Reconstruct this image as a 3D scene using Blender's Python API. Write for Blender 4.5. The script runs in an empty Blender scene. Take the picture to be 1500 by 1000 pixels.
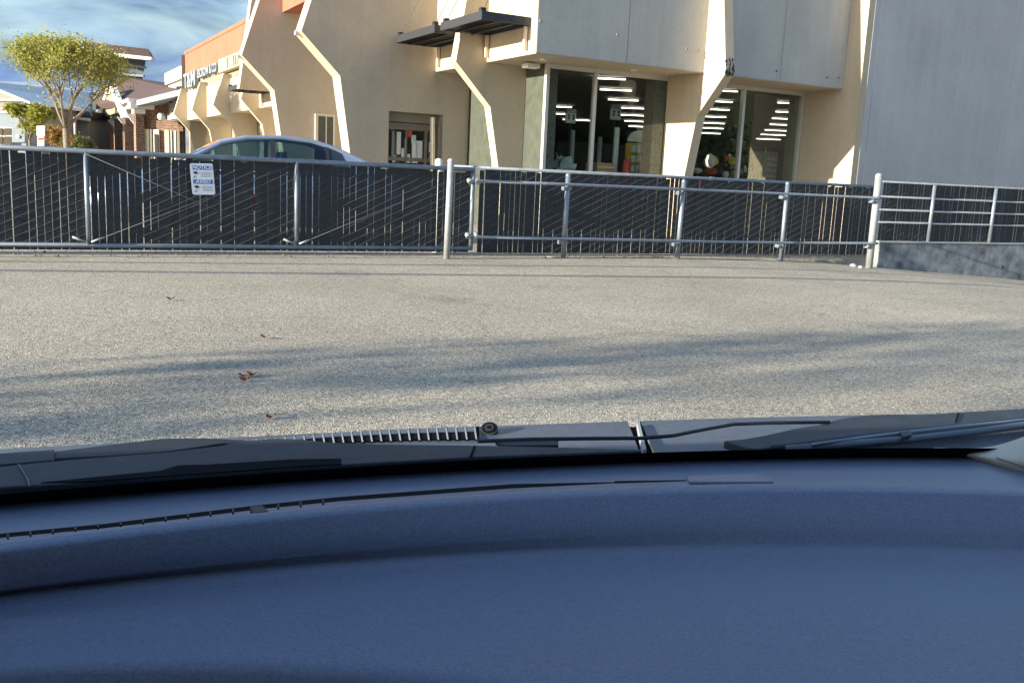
import bpy, bmesh, math, random
from mathutils import Vector, Matrix, noise
random.seed(7)
S = bpy.context.scene
COL = S.collection
# ---------------------------------------------------------------- camera
FPX = 1350.0; HEYE = 1.15
roll = math.atan(.045); pit = math.atan(243/1350)
FW = Vector((0, math.cos(pit), -math.sin(pit)))
_u = Vector((0, math.sin(pit), math.cos(pit))); _r = Vector((1, 0, 0))
RT = math.cos(roll)*_r + math.sin(roll)*_u
UP = -math.sin(roll)*_r + math.cos(roll)*_u
EYE = Vector((0, 0, HEYE))
cd = bpy.data.cameras.new('camera'); cam = bpy.data.objects.new('camera', cd); COL.objects.link(cam)
cam.matrix_world = Matrix(((RT.x, UP.x, -FW.x, 0), (RT.y, UP.y, -FW.y, 0), (RT.z, UP.z, -FW.z, HEYE), (0, 0, 0, 1)))
cd.sensor_width = 36; cd.lens = FPX/1500*36; cd.clip_start = .02; cd.clip_end = 3000
S.camera = cam
S.render.resolution_x = 1024; S.render.resolution_y = 682
# ---------------------------------------------------------------- light
SUN_EL = math.radians(14)
SUN_AZ = Vector((-.8743, -.4855, 0)).normalized()      # horizontal direction towards the sun
SUN = Vector((SUN_AZ.x*math.cos(SUN_EL), SUN_AZ.y*math.cos(SUN_EL), math.sin(SUN_EL)))
sl = bpy.data.lights.new('sun', 'SUN'); sl.energy = 4.2; sl.angle = math.radians(.5); sl.color = (1, .89, .71)
so = bpy.data.objects.new('sun', sl); COL.objects.link(so); so.location = (-20, -10, 12)
so.rotation_euler = SUN.to_track_quat('Z', 'Y').to_euler()
W = bpy.data.worlds.new('World'); S.world = W; W.use_nodes = True
nt = W.node_tree; nt.nodes.clear()
def N(nt, t, **k):
    n = nt.nodes.new(t)
    for a, b in k.items():
        if a in n.inputs.keys(): n.inputs[a].default_value = b
        else: setattr(n, a, b)
    return n
out = N(nt, 'ShaderNodeOutputWorld'); bg = N(nt, 'ShaderNodeBackground')
sky = N(nt, 'ShaderNodeTexSky', sky_type='NISHITA', sun_disc=False, sun_elevation=SUN_EL,
        sun_rotation=math.atan2(SUN_AZ.x, SUN_AZ.y) % (2*math.pi))
sky.air_density = 1.3; sky.dust_density = .6; sky.ozone_density = 2.0
tc = N(nt, 'ShaderNodeTexCoord'); mp = N(nt, 'ShaderNodeMapping'); mp.inputs['Scale'].default_value = (1.1, 1.1, 5.5)
mp.inputs['Rotation'].default_value = (.12, .2, .3)
n1 = N(nt, 'ShaderNodeTexNoise'); n1.inputs['Scale'].default_value = 1.7; n1.inputs['Detail'].default_value = 7; n1.inputs['Roughness'].default_value = .55
n1.inputs['Distortion'].default_value = .5
cr = N(nt, 'ShaderNodeValToRGB'); cr.color_ramp.elements[0].position = .36; cr.color_ramp.elements[1].position = .60
n2 = N(nt, 'ShaderNodeTexNoise'); n2.inputs['Scale'].default_value = 4.2; n2.inputs['Detail'].default_value = 8
cc = N(nt, 'ShaderNodeValToRGB')
cc.color_ramp.elements[0].position = .3; cc.color_ramp.elements[0].color = (.16, .33, .78, 1)
cc.color_ramp.elements[1].position = .72; cc.color_ramp.elements[1].color = (.72, 1.15, 2.05, 1)
mx = N(nt, 'ShaderNodeMixRGB'); L = nt.links
L.new(tc.outputs['Generated'], mp.inputs['Vector']); L.new(mp.outputs[0], n1.inputs['Vector']); L.new(mp.outputs[0], n2.inputs['Vector'])
L.new(n1.outputs['Fac'], cr.inputs['Fac']); L.new(n2.outputs['Fac'], cc.inputs['Fac'])
L.new(cr.outputs['Color'], mx.inputs['Fac']); L.new(sky.outputs[0], mx.inputs[1]); L.new(cc.outputs['Color'], mx.inputs[2])
L.new(mx.outputs[0], bg.inputs[0]); bg.inputs[1].default_value = .135; L.new(bg.outputs[0], out.inputs[0])
S.view_settings.view_transform = 'Standard'; S.view_settings.look = 'None'; S.view_settings.gamma = 1
S.view_settings.exposure = 1.7
S.render.engine = 'CYCLES'
try: S.cycles.transparent_max_bounces = 24
except Exception: pass
# ---------------------------------------------------------------- rays through the photograph
def ray(x, y): return FW + RT*((x-750)/FPX) + UP*((500-y)/FPX)
def onz(x, y, z=0.0):
    d = ray(x, y); return EYE + d*((z-HEYE)/d.z)
def dep(x, y, D):
    d = ray(x, y); return EYE + d*(D/d.y)
def onv(x, y, p, n):
    d = ray(x, y); return EYE + d*((p-EYE).dot(n)/d.dot(n))
_d = ray(0, 223); E1 = Vector((_d.x, _d.y, 0)).normalized(); E2 = Vector((E1.y, -E1.x, 0))
C0 = dep(785, 78, 17.5); C0.z = 0
def BW(a, b, z): return C0 + E1*a + E2*b + Vector((0, 0, z))     # building frame
# ---------------------------------------------------------------- materials
def mat(name, col, rough=.8, metal=0, nscale=0, namt=.12, bump=0, bscale=None, col2=None, spec=.5, detail=6, coat=0):
    m = bpy.data.materials.new(name); m.use_nodes = True
    t = m.node_tree; p = t.nodes['Principled BSDF']; l = t.links
    p.inputs['Base Color'].default_value = (*col, 1); p.inputs['Roughness'].default_value = rough
    p.inputs['Metallic'].default_value = metal; p.inputs['Specular IOR Level'].default_value = spec
    if coat: p.inputs['Coat Weight'].default_value = coat; p.inputs['Coat Roughness'].default_value = .08
    tc = N(t, 'ShaderNodeTexCoord')
    if nscale:
        n = N(t, 'ShaderNodeTexNoise'); n.inputs['Scale'].default_value = nscale; n.inputs['Detail'].default_value = detail
        n.inputs['Roughness'].default_value = .6
        r = N(t, 'ShaderNodeValToRGB'); r.color_ramp.elements[0].position = .3; r.color_ramp.elements[1].position = .7
        c2 = col2 or tuple(min(1, c*(1+namt)) for c in col)
        r.color_ramp.elements[0].color = (*[c*(1-namt) for c in col], 1); r.color_ramp.elements[1].color = (*c2, 1)
        l.new(tc.outputs['Object'], n.inputs['Vector']); l.new(n.outputs['Fac'], r.inputs['Fac']); l.new(r.outputs[0], p.inputs['Base Color'])
    if bump:
        b = N(t, 'ShaderNodeBump'); b.inputs['Strength'].default_value = bump; b.inputs['Distance'].default_value = .01
        n = N(t, 'ShaderNodeTexNoise'); n.inputs['Scale'].default_value = bscale or nscale*4; n.inputs['Detail'].default_value = 5
        l.new(tc.outputs['Object'], n.inputs['Vector']); l.new(n.outputs['Fac'], b.inputs['Height']); l.new(b.outputs[0], p.inputs['Normal'])
    return m
def stucco(name, col, patch=(1, 1, 1), streak=.10, amt=.13):
    """painted stucco: broad patches, fine mottling, vertical rain streaks, trowel bump"""
    m = bpy.data.materials.new(name); m.use_nodes = True
    t = m.node_tree; p = t.nodes['Principled BSDF']; l = t.links; p.inputs['Roughness'].default_value = .88
    p.inputs['Specular IOR Level'].default_value = .25
    tc = N(t, 'ShaderNodeTexCoord')
    def nz(sc, det, vec=None, mapscale=None):
        n = N(t, 'ShaderNodeTexNoise'); n.inputs['Scale'].default_value = sc; n.inputs['Detail'].default_value = det
        n.inputs['Roughness'].default_value = .62
        if mapscale:
            q = N(t, 'ShaderNodeMapping'); q.inputs['Scale'].default_value = mapscale
            l.new(tc.outputs['Object'], q.inputs['Vector']); l.new(q.outputs[0], n.inputs['Vector'])
        else: l.new(tc.outputs['Object'], n.inputs['Vector'])
        return n
    def rng(n, lo, hi, a=.3, b=.7):
        r = N(t, 'ShaderNodeMapRange'); r.inputs[1].default_value = a; r.inputs[2].default_value = b
        r.inputs[3].default_value = lo; r.inputs[4].default_value = hi; l.new(n.outputs['Fac'], r.inputs[0]); return r
    def mul(a, b):
        k = N(t, 'ShaderNodeMath', operation='MULTIPLY'); l.new(a.outputs[0], k.inputs[0]); l.new(b.outputs[0], k.inputs[1]); return k
    v = mul(mul(rng(nz(.55, 5), 1-amt, 1+amt*.4), rng(nz(14, 4), 1-amt*.5, 1+amt*.3)), rng(nz(3.2, 6, mapscale=(1, 1, .07)), 1-streak, 1.02, .35, .6))
    mixn = N(t, 'ShaderNodeMixRGB', blend_type='MULTIPLY'); mixn.inputs[0].default_value = 1; mixn.inputs[1].default_value = (*col, 1)
    l.new(v.outputs[0], mixn.inputs[2]); l.new(mixn.outputs[0], p.inputs['Base Color'])
    b = N(t, 'ShaderNodeBump'); b.inputs['Strength'].default_value = .35; b.inputs['Distance'].default_value = .006
    l.new(nz(45, 6).outputs['Fac'], b.inputs['Height']); l.new(b.outputs[0], p.inputs['Normal'])
    return m
def glass(name, tint=(.82, .87, .86), refl=1.0, ior=1.5, k=1.0):
    m = bpy.data.materials.new(name); m.use_nodes = True; t = m.node_tree; t.nodes.clear(); l = t.links
    o = N(t, 'ShaderNodeOutputMaterial'); mx = N(t, 'ShaderNodeMixShader'); tr = N(t, 'ShaderNodeBsdfTransparent'); g = N(t, 'ShaderNodeBsdfGlossy')
    tr.inputs[0].default_value = (*tint, 1); g.inputs['Roughness'].default_value = .01; g.inputs[0].default_value = (refl, refl, refl, 1)
    f = N(t, 'ShaderNodeFresnel'); f.inputs[0].default_value = ior
    q = N(t, 'ShaderNodeMath', operation='MULTIPLY'); q.inputs[1].default_value = k; l.new(f.outputs[0], q.inputs[0]); l.new(q.outputs[0], mx.inputs[0]); l.new(tr.outputs[0], mx.inputs[1]); l.new(g.outputs[0], mx.inputs[2]); l.new(mx.outputs[0], o.inputs[0])
    return m
def emis(name, col, s):
    m = bpy.data.materials.new(name); m.use_nodes = True; p = m.node_tree.nodes['Principled BSDF']
    p.inputs['Base Color'].default_value = (*col, 1); p.inputs['Emission Color'].default_value = (*col, 1); p.inputs['Emission Strength'].default_value = s
    return m
def asphalt():
    m = bpy.data.materials.new('asphalt'); m.use_nodes = True; t = m.node_tree; p = t.nodes['Principled BSDF']; l = t.links
    tc = N(t, 'ShaderNodeTexCoord'); p.inputs['Roughness'].default_value = .9; p.inputs['Specular IOR Level'].default_value = .3
    def noi(sc, det=5, ro=.6):
        n = N(t, 'ShaderNodeTexNoise'); n.inputs['Scale'].default_value = sc; n.inputs['Detail'].default_value = det; n.inputs['Roughness'].default_value = ro
        l.new(tc.outputs['Object'], n.inputs['Vector']); return n
    v = N(t, 'ShaderNodeTexVoronoi'); v.inputs['Scale'].default_value = 125; l.new(tc.outputs['Object'], v.inputs['Vector'])
    sep = N(t, 'ShaderNodeSeparateColor'); l.new(v.outputs['Color'], sep.inputs[0])
    r = N(t, 'ShaderNodeValToRGB'); e = r.color_ramp.elements
    e[0].position = 0; e[0].color = (.11, .105, .09, 1); e[1].position = 1; e[1].color = (.80, .73, .60, 1)
    for po, c in ((.30, (.33, .29, .225)), (.72, (.46, .405, .315)), (.9, (.57, .50, .395))):
        q = e.new(po); q.color = (*c, 1)
    l.new(sep.outputs[0], r.inputs['Fac'])
    big = noi(.35, 6); br = N(t, 'ShaderNodeMapRange'); br.inputs[1].default_value = .3; br.inputs[2].default_value = .7; br.inputs[3].default_value = .80; br.inputs[4].default_value = 1.12
    l.new(big.outputs['Fac'], br.inputs[0])
    fine = noi(30, 6, .7); fr = N(t, 'ShaderNodeMapRange'); fr.inputs[1].default_value = .3; fr.inputs[2].default_value = .7; fr.inputs[3].default_value = .75; fr.inputs[4].default_value = 1.2
    l.new(fine.outputs['Fac'], fr.inputs[0])
    k = N(t, 'ShaderNodeMath', operation='MULTIPLY'); l.new(br.outputs[0], k.inputs[0]); l.new(fr.outputs[0], k.inputs[1])
    # thin cracks
    wob = noi(1.5, 4); ad = N(t, 'ShaderNodeMixRGB'); ad.inputs[0].default_value = .35; l.new(tc.outputs['Object'], ad.inputs[1]); l.new(wob.outputs['Color'], ad.inputs[2])
    cv = N(t, 'ShaderNodeTexVoronoi', feature='DISTANCE_TO_EDGE'); cv.inputs['Scale'].default_value = .55; l.new(ad.outputs[0], cv.inputs['Vector'])
    cm = N(t, 'ShaderNodeMapRange'); cm.inputs[1].default_value = .0; cm.inputs[2].default_value = .006; cm.inputs[3].default_value = .78; cm.inputs[4].default_value = 1
    l.new(cv.outputs['Distance'], cm.inputs[0])
    st = noi(.8, 7, .65); sm_ = N(t, 'ShaderNodeMapRange'); sm_.inputs[1].default_value = .58; sm_.inputs[2].default_value = .68; sm_.inputs[3].default_value = 1; sm_.inputs[4].default_value = .80
    l.new(st.outputs['Fac'], sm_.inputs[0]); k3 = N(t, 'ShaderNodeMath', operation='MULTIPLY'); l.new(k.outputs[0], k3.inputs[0]); l.new(sm_.outputs[0], k3.inputs[1]); k = k3
    k2 = N(t, 'ShaderNodeMath', operation='MULTIPLY'); l.new(k.outputs[0], k2.inputs[0]); l.new(cm.outputs[0], k2.inputs[1])
    mm = N(t, 'ShaderNodeMixRGB', blend_type='MULTIPLY'); mm.inputs[0].default_value = 1; l.new(r.outputs[0], mm.inputs[1]); l.new(k2.outputs[0], mm.inputs[2])
    l.new(mm.outputs[0], p.inputs['Base Color'])
    b = N(t, 'ShaderNodeBump'); b.inputs['Strength'].default_value = .6; b.inputs['Distance'].default_value = .006
    l.new(v.outputs['Distance'], b.inputs['Height']); l.new(b.outputs[0], p.inputs['Normal'])
    return m
M = {}
M['asphalt'] = asphalt()
M['cream'] = stucco('cream_stucco', (.56, .475, .35), streak=.06)
M['tan'] = stucco('tan_shade_stucco', (.49, .43, .35), streak=.05)  # cream paint in shade, the darker tone put into the colour
M['shadegrey'] = stucco('shade_grey_stucco', (.53, .515, .475), streak=.07)  # cream paint on the shaded side, cool shade put into the colour
M['panel'] = stucco('grey_blue_panel', (.52, .52, .52), streak=.05)
M['soffit'] = stucco('soffit_stucco', (.55, .47, .35), streak=.02)
M['orange'] = stucco('orange_stucco', (.40, .15, .095))
M['beige'] = stucco('beige_band', (.27, .25, .205))
M['galv'] = mat('galvanised_steel', (.25, .29, .34), .5, .55, 9, .18, .1, 60)
M['galvpale'] = mat('weathered_galvanised_steel', (.36, .38, .38), .55, .35, 12, .15, .1, 60)
M['wire'] = mat('fence_wire', (.10, .115, .14), .6, .2, 12, .2)
M['slat'] = mat('privacy_slat', (.018, .021, .026), .5, 0, 8, .3)
M['dark'] = mat('dark_metal', (.03, .032, .036), .5, .3, 20, .2)
M['awn'] = mat('awning_steel', (.05, .052, .06), .5, .4, 20, .2)
M['alu'] = mat('window_aluminium', (.62, .60, .56), .45, .3, 15, .1)
M['brown'] = mat('bronze_frame', (.22, .18, .15), .5, .2, 20, .15)
M['glass'] = glass('shop_glass', (.88, .92, .90), k=.24)
M['dglass'] = mat('dark_window_glass', (.02, .03, .04), .08, 0, 2, .2, spec=.8)
M['blueglass'] = mat('blue_window_glass', (.035, .065, .11), .5, 0, 2, .2, spec=.8)
M['greenglass'] = mat('green_obscured_glass', (.085, .095, .078), .25, 0, 5, .2)
M['concrete'] = mat('concrete', (.34, .33, .31), .9, 0, 5, .25, .4, 40)
M['stained'] = mat('stained_concrete', (.16, .18, .195), .9, 0, 3.5, .5, .4, 40, col2=(.36, .39, .41), detail=9)
M['palecon'] = mat('pale_concrete', (.52, .50, .46), .9, 0, 8, .15, .3, 40)
M['white'] = mat('white_paint', (.75, .74, .70), .6, 0, 6, .08)
M['cream_box'] = mat('cream_trim', (.75, .66, .50), .7, 0, 6, .08)
M['room'] = mat('dark_interior', (.035, .036, .04), .8, 0, 3, .3)
M['ceil'] = mat('dark_ceiling', (.15, .12, .10), .8, 0, 6, .3)
M['rfloor'] = mat('shop_floor', (.10, .10, .10), .5, 0, 2, .2)
M['lamp'] = emis('ceiling_lamp_tube', (1, .93, .80), 2.6)
M['card'] = mat('cardboard', (.42, .29, .18), .85, 0, 5, .15)
M['yellow'] = mat('yellow_plastic', (.62, .45, .05), .5, 0, 8, .1)
M['red'] = mat('red_plastic', (.55, .05, .04), .5, 0, 8, .1)
M['blue'] = mat('blue_ink', (.05, .13, .42), .5, 0, 8, .1)
M['signwhite'] = mat('sign_white', (.62, .68, .78), .4, 0, 12, .06)
M['ink'] = mat('sign_ink', (.03, .03, .035), .6)
M['grey_ink'] = mat('grey_ink', (.25, .27, .31), .6)
M['pale'] = mat('pale_plastic', (.55, .62, .60), .5, 0, 8, .1)
M['brick'] = None
M['bark'] = mat('bark', (.20, .165, .13), .9, 0, 14, .3, .5, 40)
M['shingle'] = mat('brown_shingles', (.085, .05, .045), .85, 0, 3, .2, .4, 30)
M['slate'] = mat('slate_blue_roof', (.13, .19, .28), .6, 0, 1.2, .15)
M['siding'] = mat('grey_siding', (.30, .28, .26), .8, 0, 2, .1)
M['siding2'] = mat('blue_grey_siding', (.26, .30, .34), .8, 0, 2, .1)
M['cowl'] = mat('cowl_plastic', (.105, .125, .155), .52, 0, 60, .14, .15, 500)
M['cowltrim'] = mat('dusty_plastic', (.020, .023, .028), .6, 0, 40, .4)
M['dash'] = mat('dashboard_plastic', (.150, .170, .235), .36, 0, 420, .22, .24, 900, spec=.7)
M['rubber'] = mat('black_rubber', (.012, .014, .018), .55, 0, 40, .3)
M['seal'] = mat('black_seal', (.004, .005, .007), .9, spec=.08)
M['chromed'] = mat('silver_bead', (.22, .25, .29), .45, .5)
M['gbar'] = mat('grille_bar', (.34, .36, .38), .5, 0, 30, .1)
M['pillar'] = mat('beige_pillar_trim', (.46, .44, .38), .45, 0, 6, .10, .1, 400)
M['paint'] = mat('silver_blue_paint', (.30, .37, .50), .28, .5, 30, .05, coat=.8)
M['carpaint'] = mat('dark_car_paint', (.03, .04, .06), .3, .3, coat=.8)
M['tyre'] = mat('tyre', (.02, .02, .02), .8, 0, 20, .2)
M['windglass'] = glass('windscreen_glass', (.95, .97, .98), refl=.8, ior=1.3, k=.25)
M['carglass'] = glass('car_glass', (.55, .66, .68), refl=1.0)
M['leafdry'] = mat('dry_leaf', (.22, .09, .05), .8, 0, 60, .3)
def brick():
    m = bpy.data.materials.new('red_brick'); m.use_nodes = True; t = m.node_tree; p = t.nodes['Principled BSDF']; l = t.links
    tc = N(t, 'ShaderNodeTexCoord'); n = N(t, 'ShaderNodeTexNoise'); n.inputs['Scale'].default_value = 9; n.inputs['Detail'].default_value = 3
    r = N(t, 'ShaderNodeValToRGB'); r.color_ramp.elements[0].position = .35; r.color_ramp.elements[0].color = (.17, .10, .08, 1)
    r.color_ramp.elements[1].position = .65; r.color_ramp.elements[1].color = (.40, .26, .18, 1)
    w = N(t, 'ShaderNodeTexWave'); w.wave_type = 'BANDS'; w.bands_direction = 'Z'; w.inputs['Scale'].default_value = 2.2
    mm = N(t, 'ShaderNodeMixRGB', blend_type='MULTIPLY'); mm.inputs[0].default_value = .35
    l.new(tc.outputs['Object'], n.inputs['Vector']); l.new(tc.outputs['Object'], w.inputs['Vector']); l.new(n.outputs['Fac'], r.inputs['Fac'])
    l.new(r.outputs[0], mm.inputs[1]); l.new(w.outputs['Color'], mm.inputs[2]); l.new(mm.outputs[0], p.inputs['Base Color']); p.inputs['Roughness'].default_value = .9
    return m
M['brick'] = brick()
def leafmat(name, c1, c2, trans=.35):
    m = bpy.data.materials.new(name); m.use_nodes = True; t = m.node_tree; p = t.nodes['Principled BSDF']; l = t.links
    tc = N(t, 'ShaderNodeTexCoord'); n = N(t, 'ShaderNodeTexNoise'); n.inputs['Scale'].default_value = 2.6; n.inputs['Detail'].default_value = 8; n.inputs['Roughness'].default_value = .75
    r = N(t, 'ShaderNodeValToRGB'); r.color_ramp.elements[0].position = .38; r.color_ramp.elements[0].color = (*c1, 1)
    r.color_ramp.elements[1].position = .62; r.color_ramp.elements[1].color = (*c2, 1)
    l.new(tc.outputs['Object'], n.inputs['Vector']); l.new(n.outputs['Fac'], r.inputs['Fac']); l.new(r.outputs[0], p.inputs['Base Color'])
    p.inputs['Roughness'].default_value = .7
    tr = N(t, 'ShaderNodeBsdfTranslucent'); l.new(r.outputs[0], tr.inputs[0]); mx = N(t, 'ShaderNodeMixShader'); mx.inputs[0].default_value = trans
    o = t.nodes['Material Output']; l.new(p.outputs[0], mx.inputs[1]); l.new(tr.outputs[0], mx.inputs[2]); l.new(mx.outputs[0], o.inputs[0])
    return m
M['leaf'] = leafmat('honey_locust_leaf', (.26, .31, .06), (.46, .41, .10), .5)
M['leafwood'] = leafmat('wood_leaf', (.03, .04, .015), (.06, .07, .025), .1); M['leafy'] = leafmat('yellow_green_leaf', (.22, .25, .03), (.38, .36, .05))
M['leafo'] = leafmat('autumn_leaf', (.30, .17, .04), (.36, .24, .06))
M['leafg'] = leafmat('green_leaf', (.10, .14, .03), (.18, .20, .05))
# ---------------------------------------------------------------- builders
class MB:
    def __init__(s): s.v = []; s.f = []
    def face(s, pts):
        i = len(s.v); s.v += [Vector(p) for p in pts]; s.f.append(list(range(i, i+len(pts))))
    def prism(s, base, off):
        """closed prism: polygon of points and one offset vector"""
        base = [Vector(p) for p in base]; off = Vector(off); n = len(base); i = len(s.v)
        nrm = Vector((0, 0, 0))
        for k in range(n): nrm += base[k].cross(base[(k+1) % n])
        if nrm.dot(off) > 0: base.reverse()
        s.v += base + [p+off for p in base]
        s.f.append([i+k for k in range(n)]); s.f.append([i+n+k for k in reversed(range(n))])
        for k in range(n):
            j = (k+1) % n; s.f.append([i+j, i+k, i+n+k, i+n+j])
        return s
    def box(s, a0, a1, b0, b1, z0, z1, fr=None):
        fr = fr or BW
        base = [fr(a0, b0, z0), fr(a1, b0, z0), fr(a1, b1, z0), fr(a0, b1, z0)]
        return s.prism(base, (0, 0, z1-z0))
    def tube(s, pts, r, n=10, cap=True):
        pts = [Vector(p) for p in pts]; R = r if isinstance(r, (list, tuple)) else [r]*len(pts)
        i0 = len(s.v); prev = None
        for k, p in enumerate(pts):
            t = (pts[min(k+1, len(pts)-1)]-pts[max(k-1, 0)]).normalized()
            if prev is None:
                a = t.cross(Vector((0, 0, 1)))
                if a.length < .05: a = t.cross(Vector((1, 0, 0)))
                a.normalize()
            else:
                a = (prev - t*prev.dot(t)).normalized()
            prev = a; b = t.cross(a)
            for q in range(n):
                an = 2*math.pi*q/n; s.v.append(p+(a*math.cos(an)+b*math.sin(an))*R[k])
        for k in range(len(pts)-1):
            for q in range(n):
                A = i0+k*n+q; B = i0+k*n+(q+1) % n; s.f.append([A, A+n, B+n, B])
        if cap:
            s.f.append([i0+q for q in range(n)]); e = i0+(len(pts)-1)*n; s.f.append([e+q for q in reversed(range(n))])
        return s
    def grid(s, rows):
        i0 = len(s.v); n = len(rows[0])
        for r in rows: s.v += [Vector(p) for p in r]
        for j in range(len(rows)-1):
            for k in range(n-1):
                a = i0+j*n+k; s.f.append([a, a+1, a+n+1, a+n])
        return s
    def sphere(s, c, r, nu=12, nv=8, sc=(1, 1, 1)):
        rows = []
        for j in range(nv+1):
            th = math.pi*j/nv
            rows.append([Vector(c)+Vector((r*sc[0]*math.sin(th)*math.cos(2*math.pi*k/nu), r*sc[1]*math.sin(th)*math.sin(2*math.pi*k/nu), r*sc[2]*math.cos(th))) for k in range(nu+1)])
        return s.grid(rows)
    def build(s, name, m, parent=None, smooth=False, bevel=0, label=None, fix=False):
        org = Vector((0, 0, 0)); q = parent
        while q is not None: org += q.location; q = q.parent
        me = bpy.data.meshes.new(name); me.from_pydata([tuple(p-org) for p in s.v], [], s.f); me.materials.append(m)
        if fix:
            bm = bmesh.new(); bm.from_mesh(me); bmesh.ops.remove_doubles(bm, verts=bm.verts, dist=1e-5)
            bmesh.ops.recalc_face_normals(bm, faces=bm.faces); bm.to_mesh(me); bm.free()
        if smooth:
            me.polygons.foreach_set('use_smooth', [True]*len(me.polygons))
            if smooth == 'auto': me.set_sharp_from_angle(angle=math.radians(40))
        o = bpy.data.objects.new(name, me); COL.objects.link(o)
        if parent is not None: o.parent = parent
        if bevel:
            b = o.modifiers.new('bevel', 'BEVEL'); b.width = bevel; b.segments = 2; b.limit_method = 'ANGLE'
        if label: o['label'] = label
        return o
def tag(o, label, cat, group=None):
    o['label'] = label; o['category'] = cat
    if group: o['group'] = group
    return o
def thing(name, loc, label, cat, group=None):
    o = bpy.data.objects.new(name, None); COL.objects.link(o); o.location = Vector(loc); o.empty_display_size = .2
    return tag(o, label, cat, group)
def struct(o, kind='structure'): o['kind'] = kind; return o
def dup(root, loc, label, group=None):
    def cp(o, par):
        c = o.copy(); COL.objects.link(c); c.parent = par
        for ch in o.children: cp(ch, c)
        return c
    kids = list(root.children); r = root.copy(); COL.objects.link(r); r.location = Vector(loc); r['label'] = label
    if group: r['group'] = group
    for ch in kids: cp(ch, r)
    return r
def text_mesh(txt, size, name, m, parent, origin, xdir, ydir, depth=.01, bold=.0, align='CENTER', shear=0, xs=1.0):
    cu = bpy.data.curves.new(name, 'FONT'); cu.body = txt; cu.size = size; cu.extrude = depth/2; cu.offset = bold
    cu.align_x = align; cu.align_y = 'CENTER'; cu.shear = shear
    tmp = bpy.data.objects.new(name, cu); COL.objects.link(tmp); bpy.context.view_layer.update()
    me = bpy.data.meshes.new_from_object(tmp.evaluated_get(bpy.context.evaluated_depsgraph_get()))
    bpy.data.objects.remove(tmp); me.materials.clear(); me.materials.append(m)
    xd = Vector(xdir).normalized(); yd = Vector(ydir).normalized(); zd = xd.cross(yd)
    org = Vector((0, 0, 0)); q = parent
    while q is not None: org += q.location; q = q.parent
    O = Vector(origin)
    for v in me.vertices: v.co = O + xd*v.co.x*xs + yd*v.co.y + zd*v.co.z - org
    o = bpy.data.objects.new(name, me); COL.objects.link(o)
    if parent is not None: o.parent = parent
    return o
Z3 = Vector((0, 0, 1))
# ================================================================= GROUND
FD = Vector((.901, .433, 0)).normalized()              # fence direction
FP = Vector((-.63, 13.21, 0))                          # gate end
FN = Vector((FD.y, -FD.x, 0))                          # towards the viewer
def FF(s, o, z): return FP + FD*s + FN*o + Vector((0, 0, z))
def gz(x, y):
    p = Vector((x, y, 0))-FP; s = p.dot(FD); o = p.dot(FN)
    if o < -.05: return 0.0
    tb = ((3, 0), (5, -.04), (6.6, -.10), (12, -.46), (99, -.46)); z = 0
    for (a, za), (b, zb_) in zip(tb, tb[1:]):
        if a <= s <= b: z = za+(zb_-za)*(s-a)/(b-a)
    return z * max(0, min(1, 1.0-(o-2)/12))
def ground():
    mb = MB(); xs = [-400, -150, -60, -30, -20, -15]; x = -12
    while x < 22: xs.append(x); x += .5
    xs += [24, 30, 45, 90, 200, 500]
    ys = [-200, -60, -20, -8, -2]; y = 0
    while y < 24: ys.append(y); y += .5
    ys += [26, 30, 40, 70, 150, 400, 900]
    # built in the fence frame so that the drop along the retaining wall is clean
    ss = xs; oo = [-900, -400, -150, -70, -40, -25, -15, -8, -3, -1, -.2, -.06, -.04] + [.3+.5*i for i in range(26)] + [16, 20, 30, 60, 200]
    rows = []
    for o in oo:
        row = []
        for s_ in ss:
            p = FF(s_, o, 0); row.append(Vector((p.x, p.y, gz(p.x, p.y))))
        rows.append(row)
    mb.grid(rows); o = mb.build('ground', M['asphalt'], smooth=False, fix=True)
    for pl in o.data.polygons:
        pass
    if o.data.polygons[0].normal.z < 0: o.data.flip_normals()
    return struct(o)
ground()
# concrete strip under the gate
def fl(s, o, z): p = FF(s, o, z); p.z += gz(p.x, p.y) if o > -.05 else 0; return p
def strip():
    mb = MB(); pts = []
    n = 60; top = []; bot = []
    for i in range(n+1):
        s = -9+i*12.2/n
        top.append(fl(s, -.55, .004)); bot.append(fl(s, .40+.03*noise.noise(Vector((s*2, 0, 0))), .004))
    mb.grid([top, bot]); o = mb.build('concrete_path', M['concrete'])
    if o.data.polygons[0].normal.z < 0: o.data.flip_normals()
    struct(o)
    mb = MB(); top = []; bot = []
    for i in range(n+1):
        s = -9+i*12.2/n; top.append(fl(s, -.10+.06*noise.noise(Vector((s*1.7, 3, 0))), .008)); bot.append(fl(s, .17+.09*noise.noise(Vector((s*2.3, 7, 0))), .008))
    mb.grid([top, bot]); o = mb.build('dirt_strip', mat('dirt', (.15, .125, .095), .95, 0, 18, .4, .6, 60))
    if o.data.polygons[0].normal.z < 0: o.data.flip_normals()
    struct(o)
strip()
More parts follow.
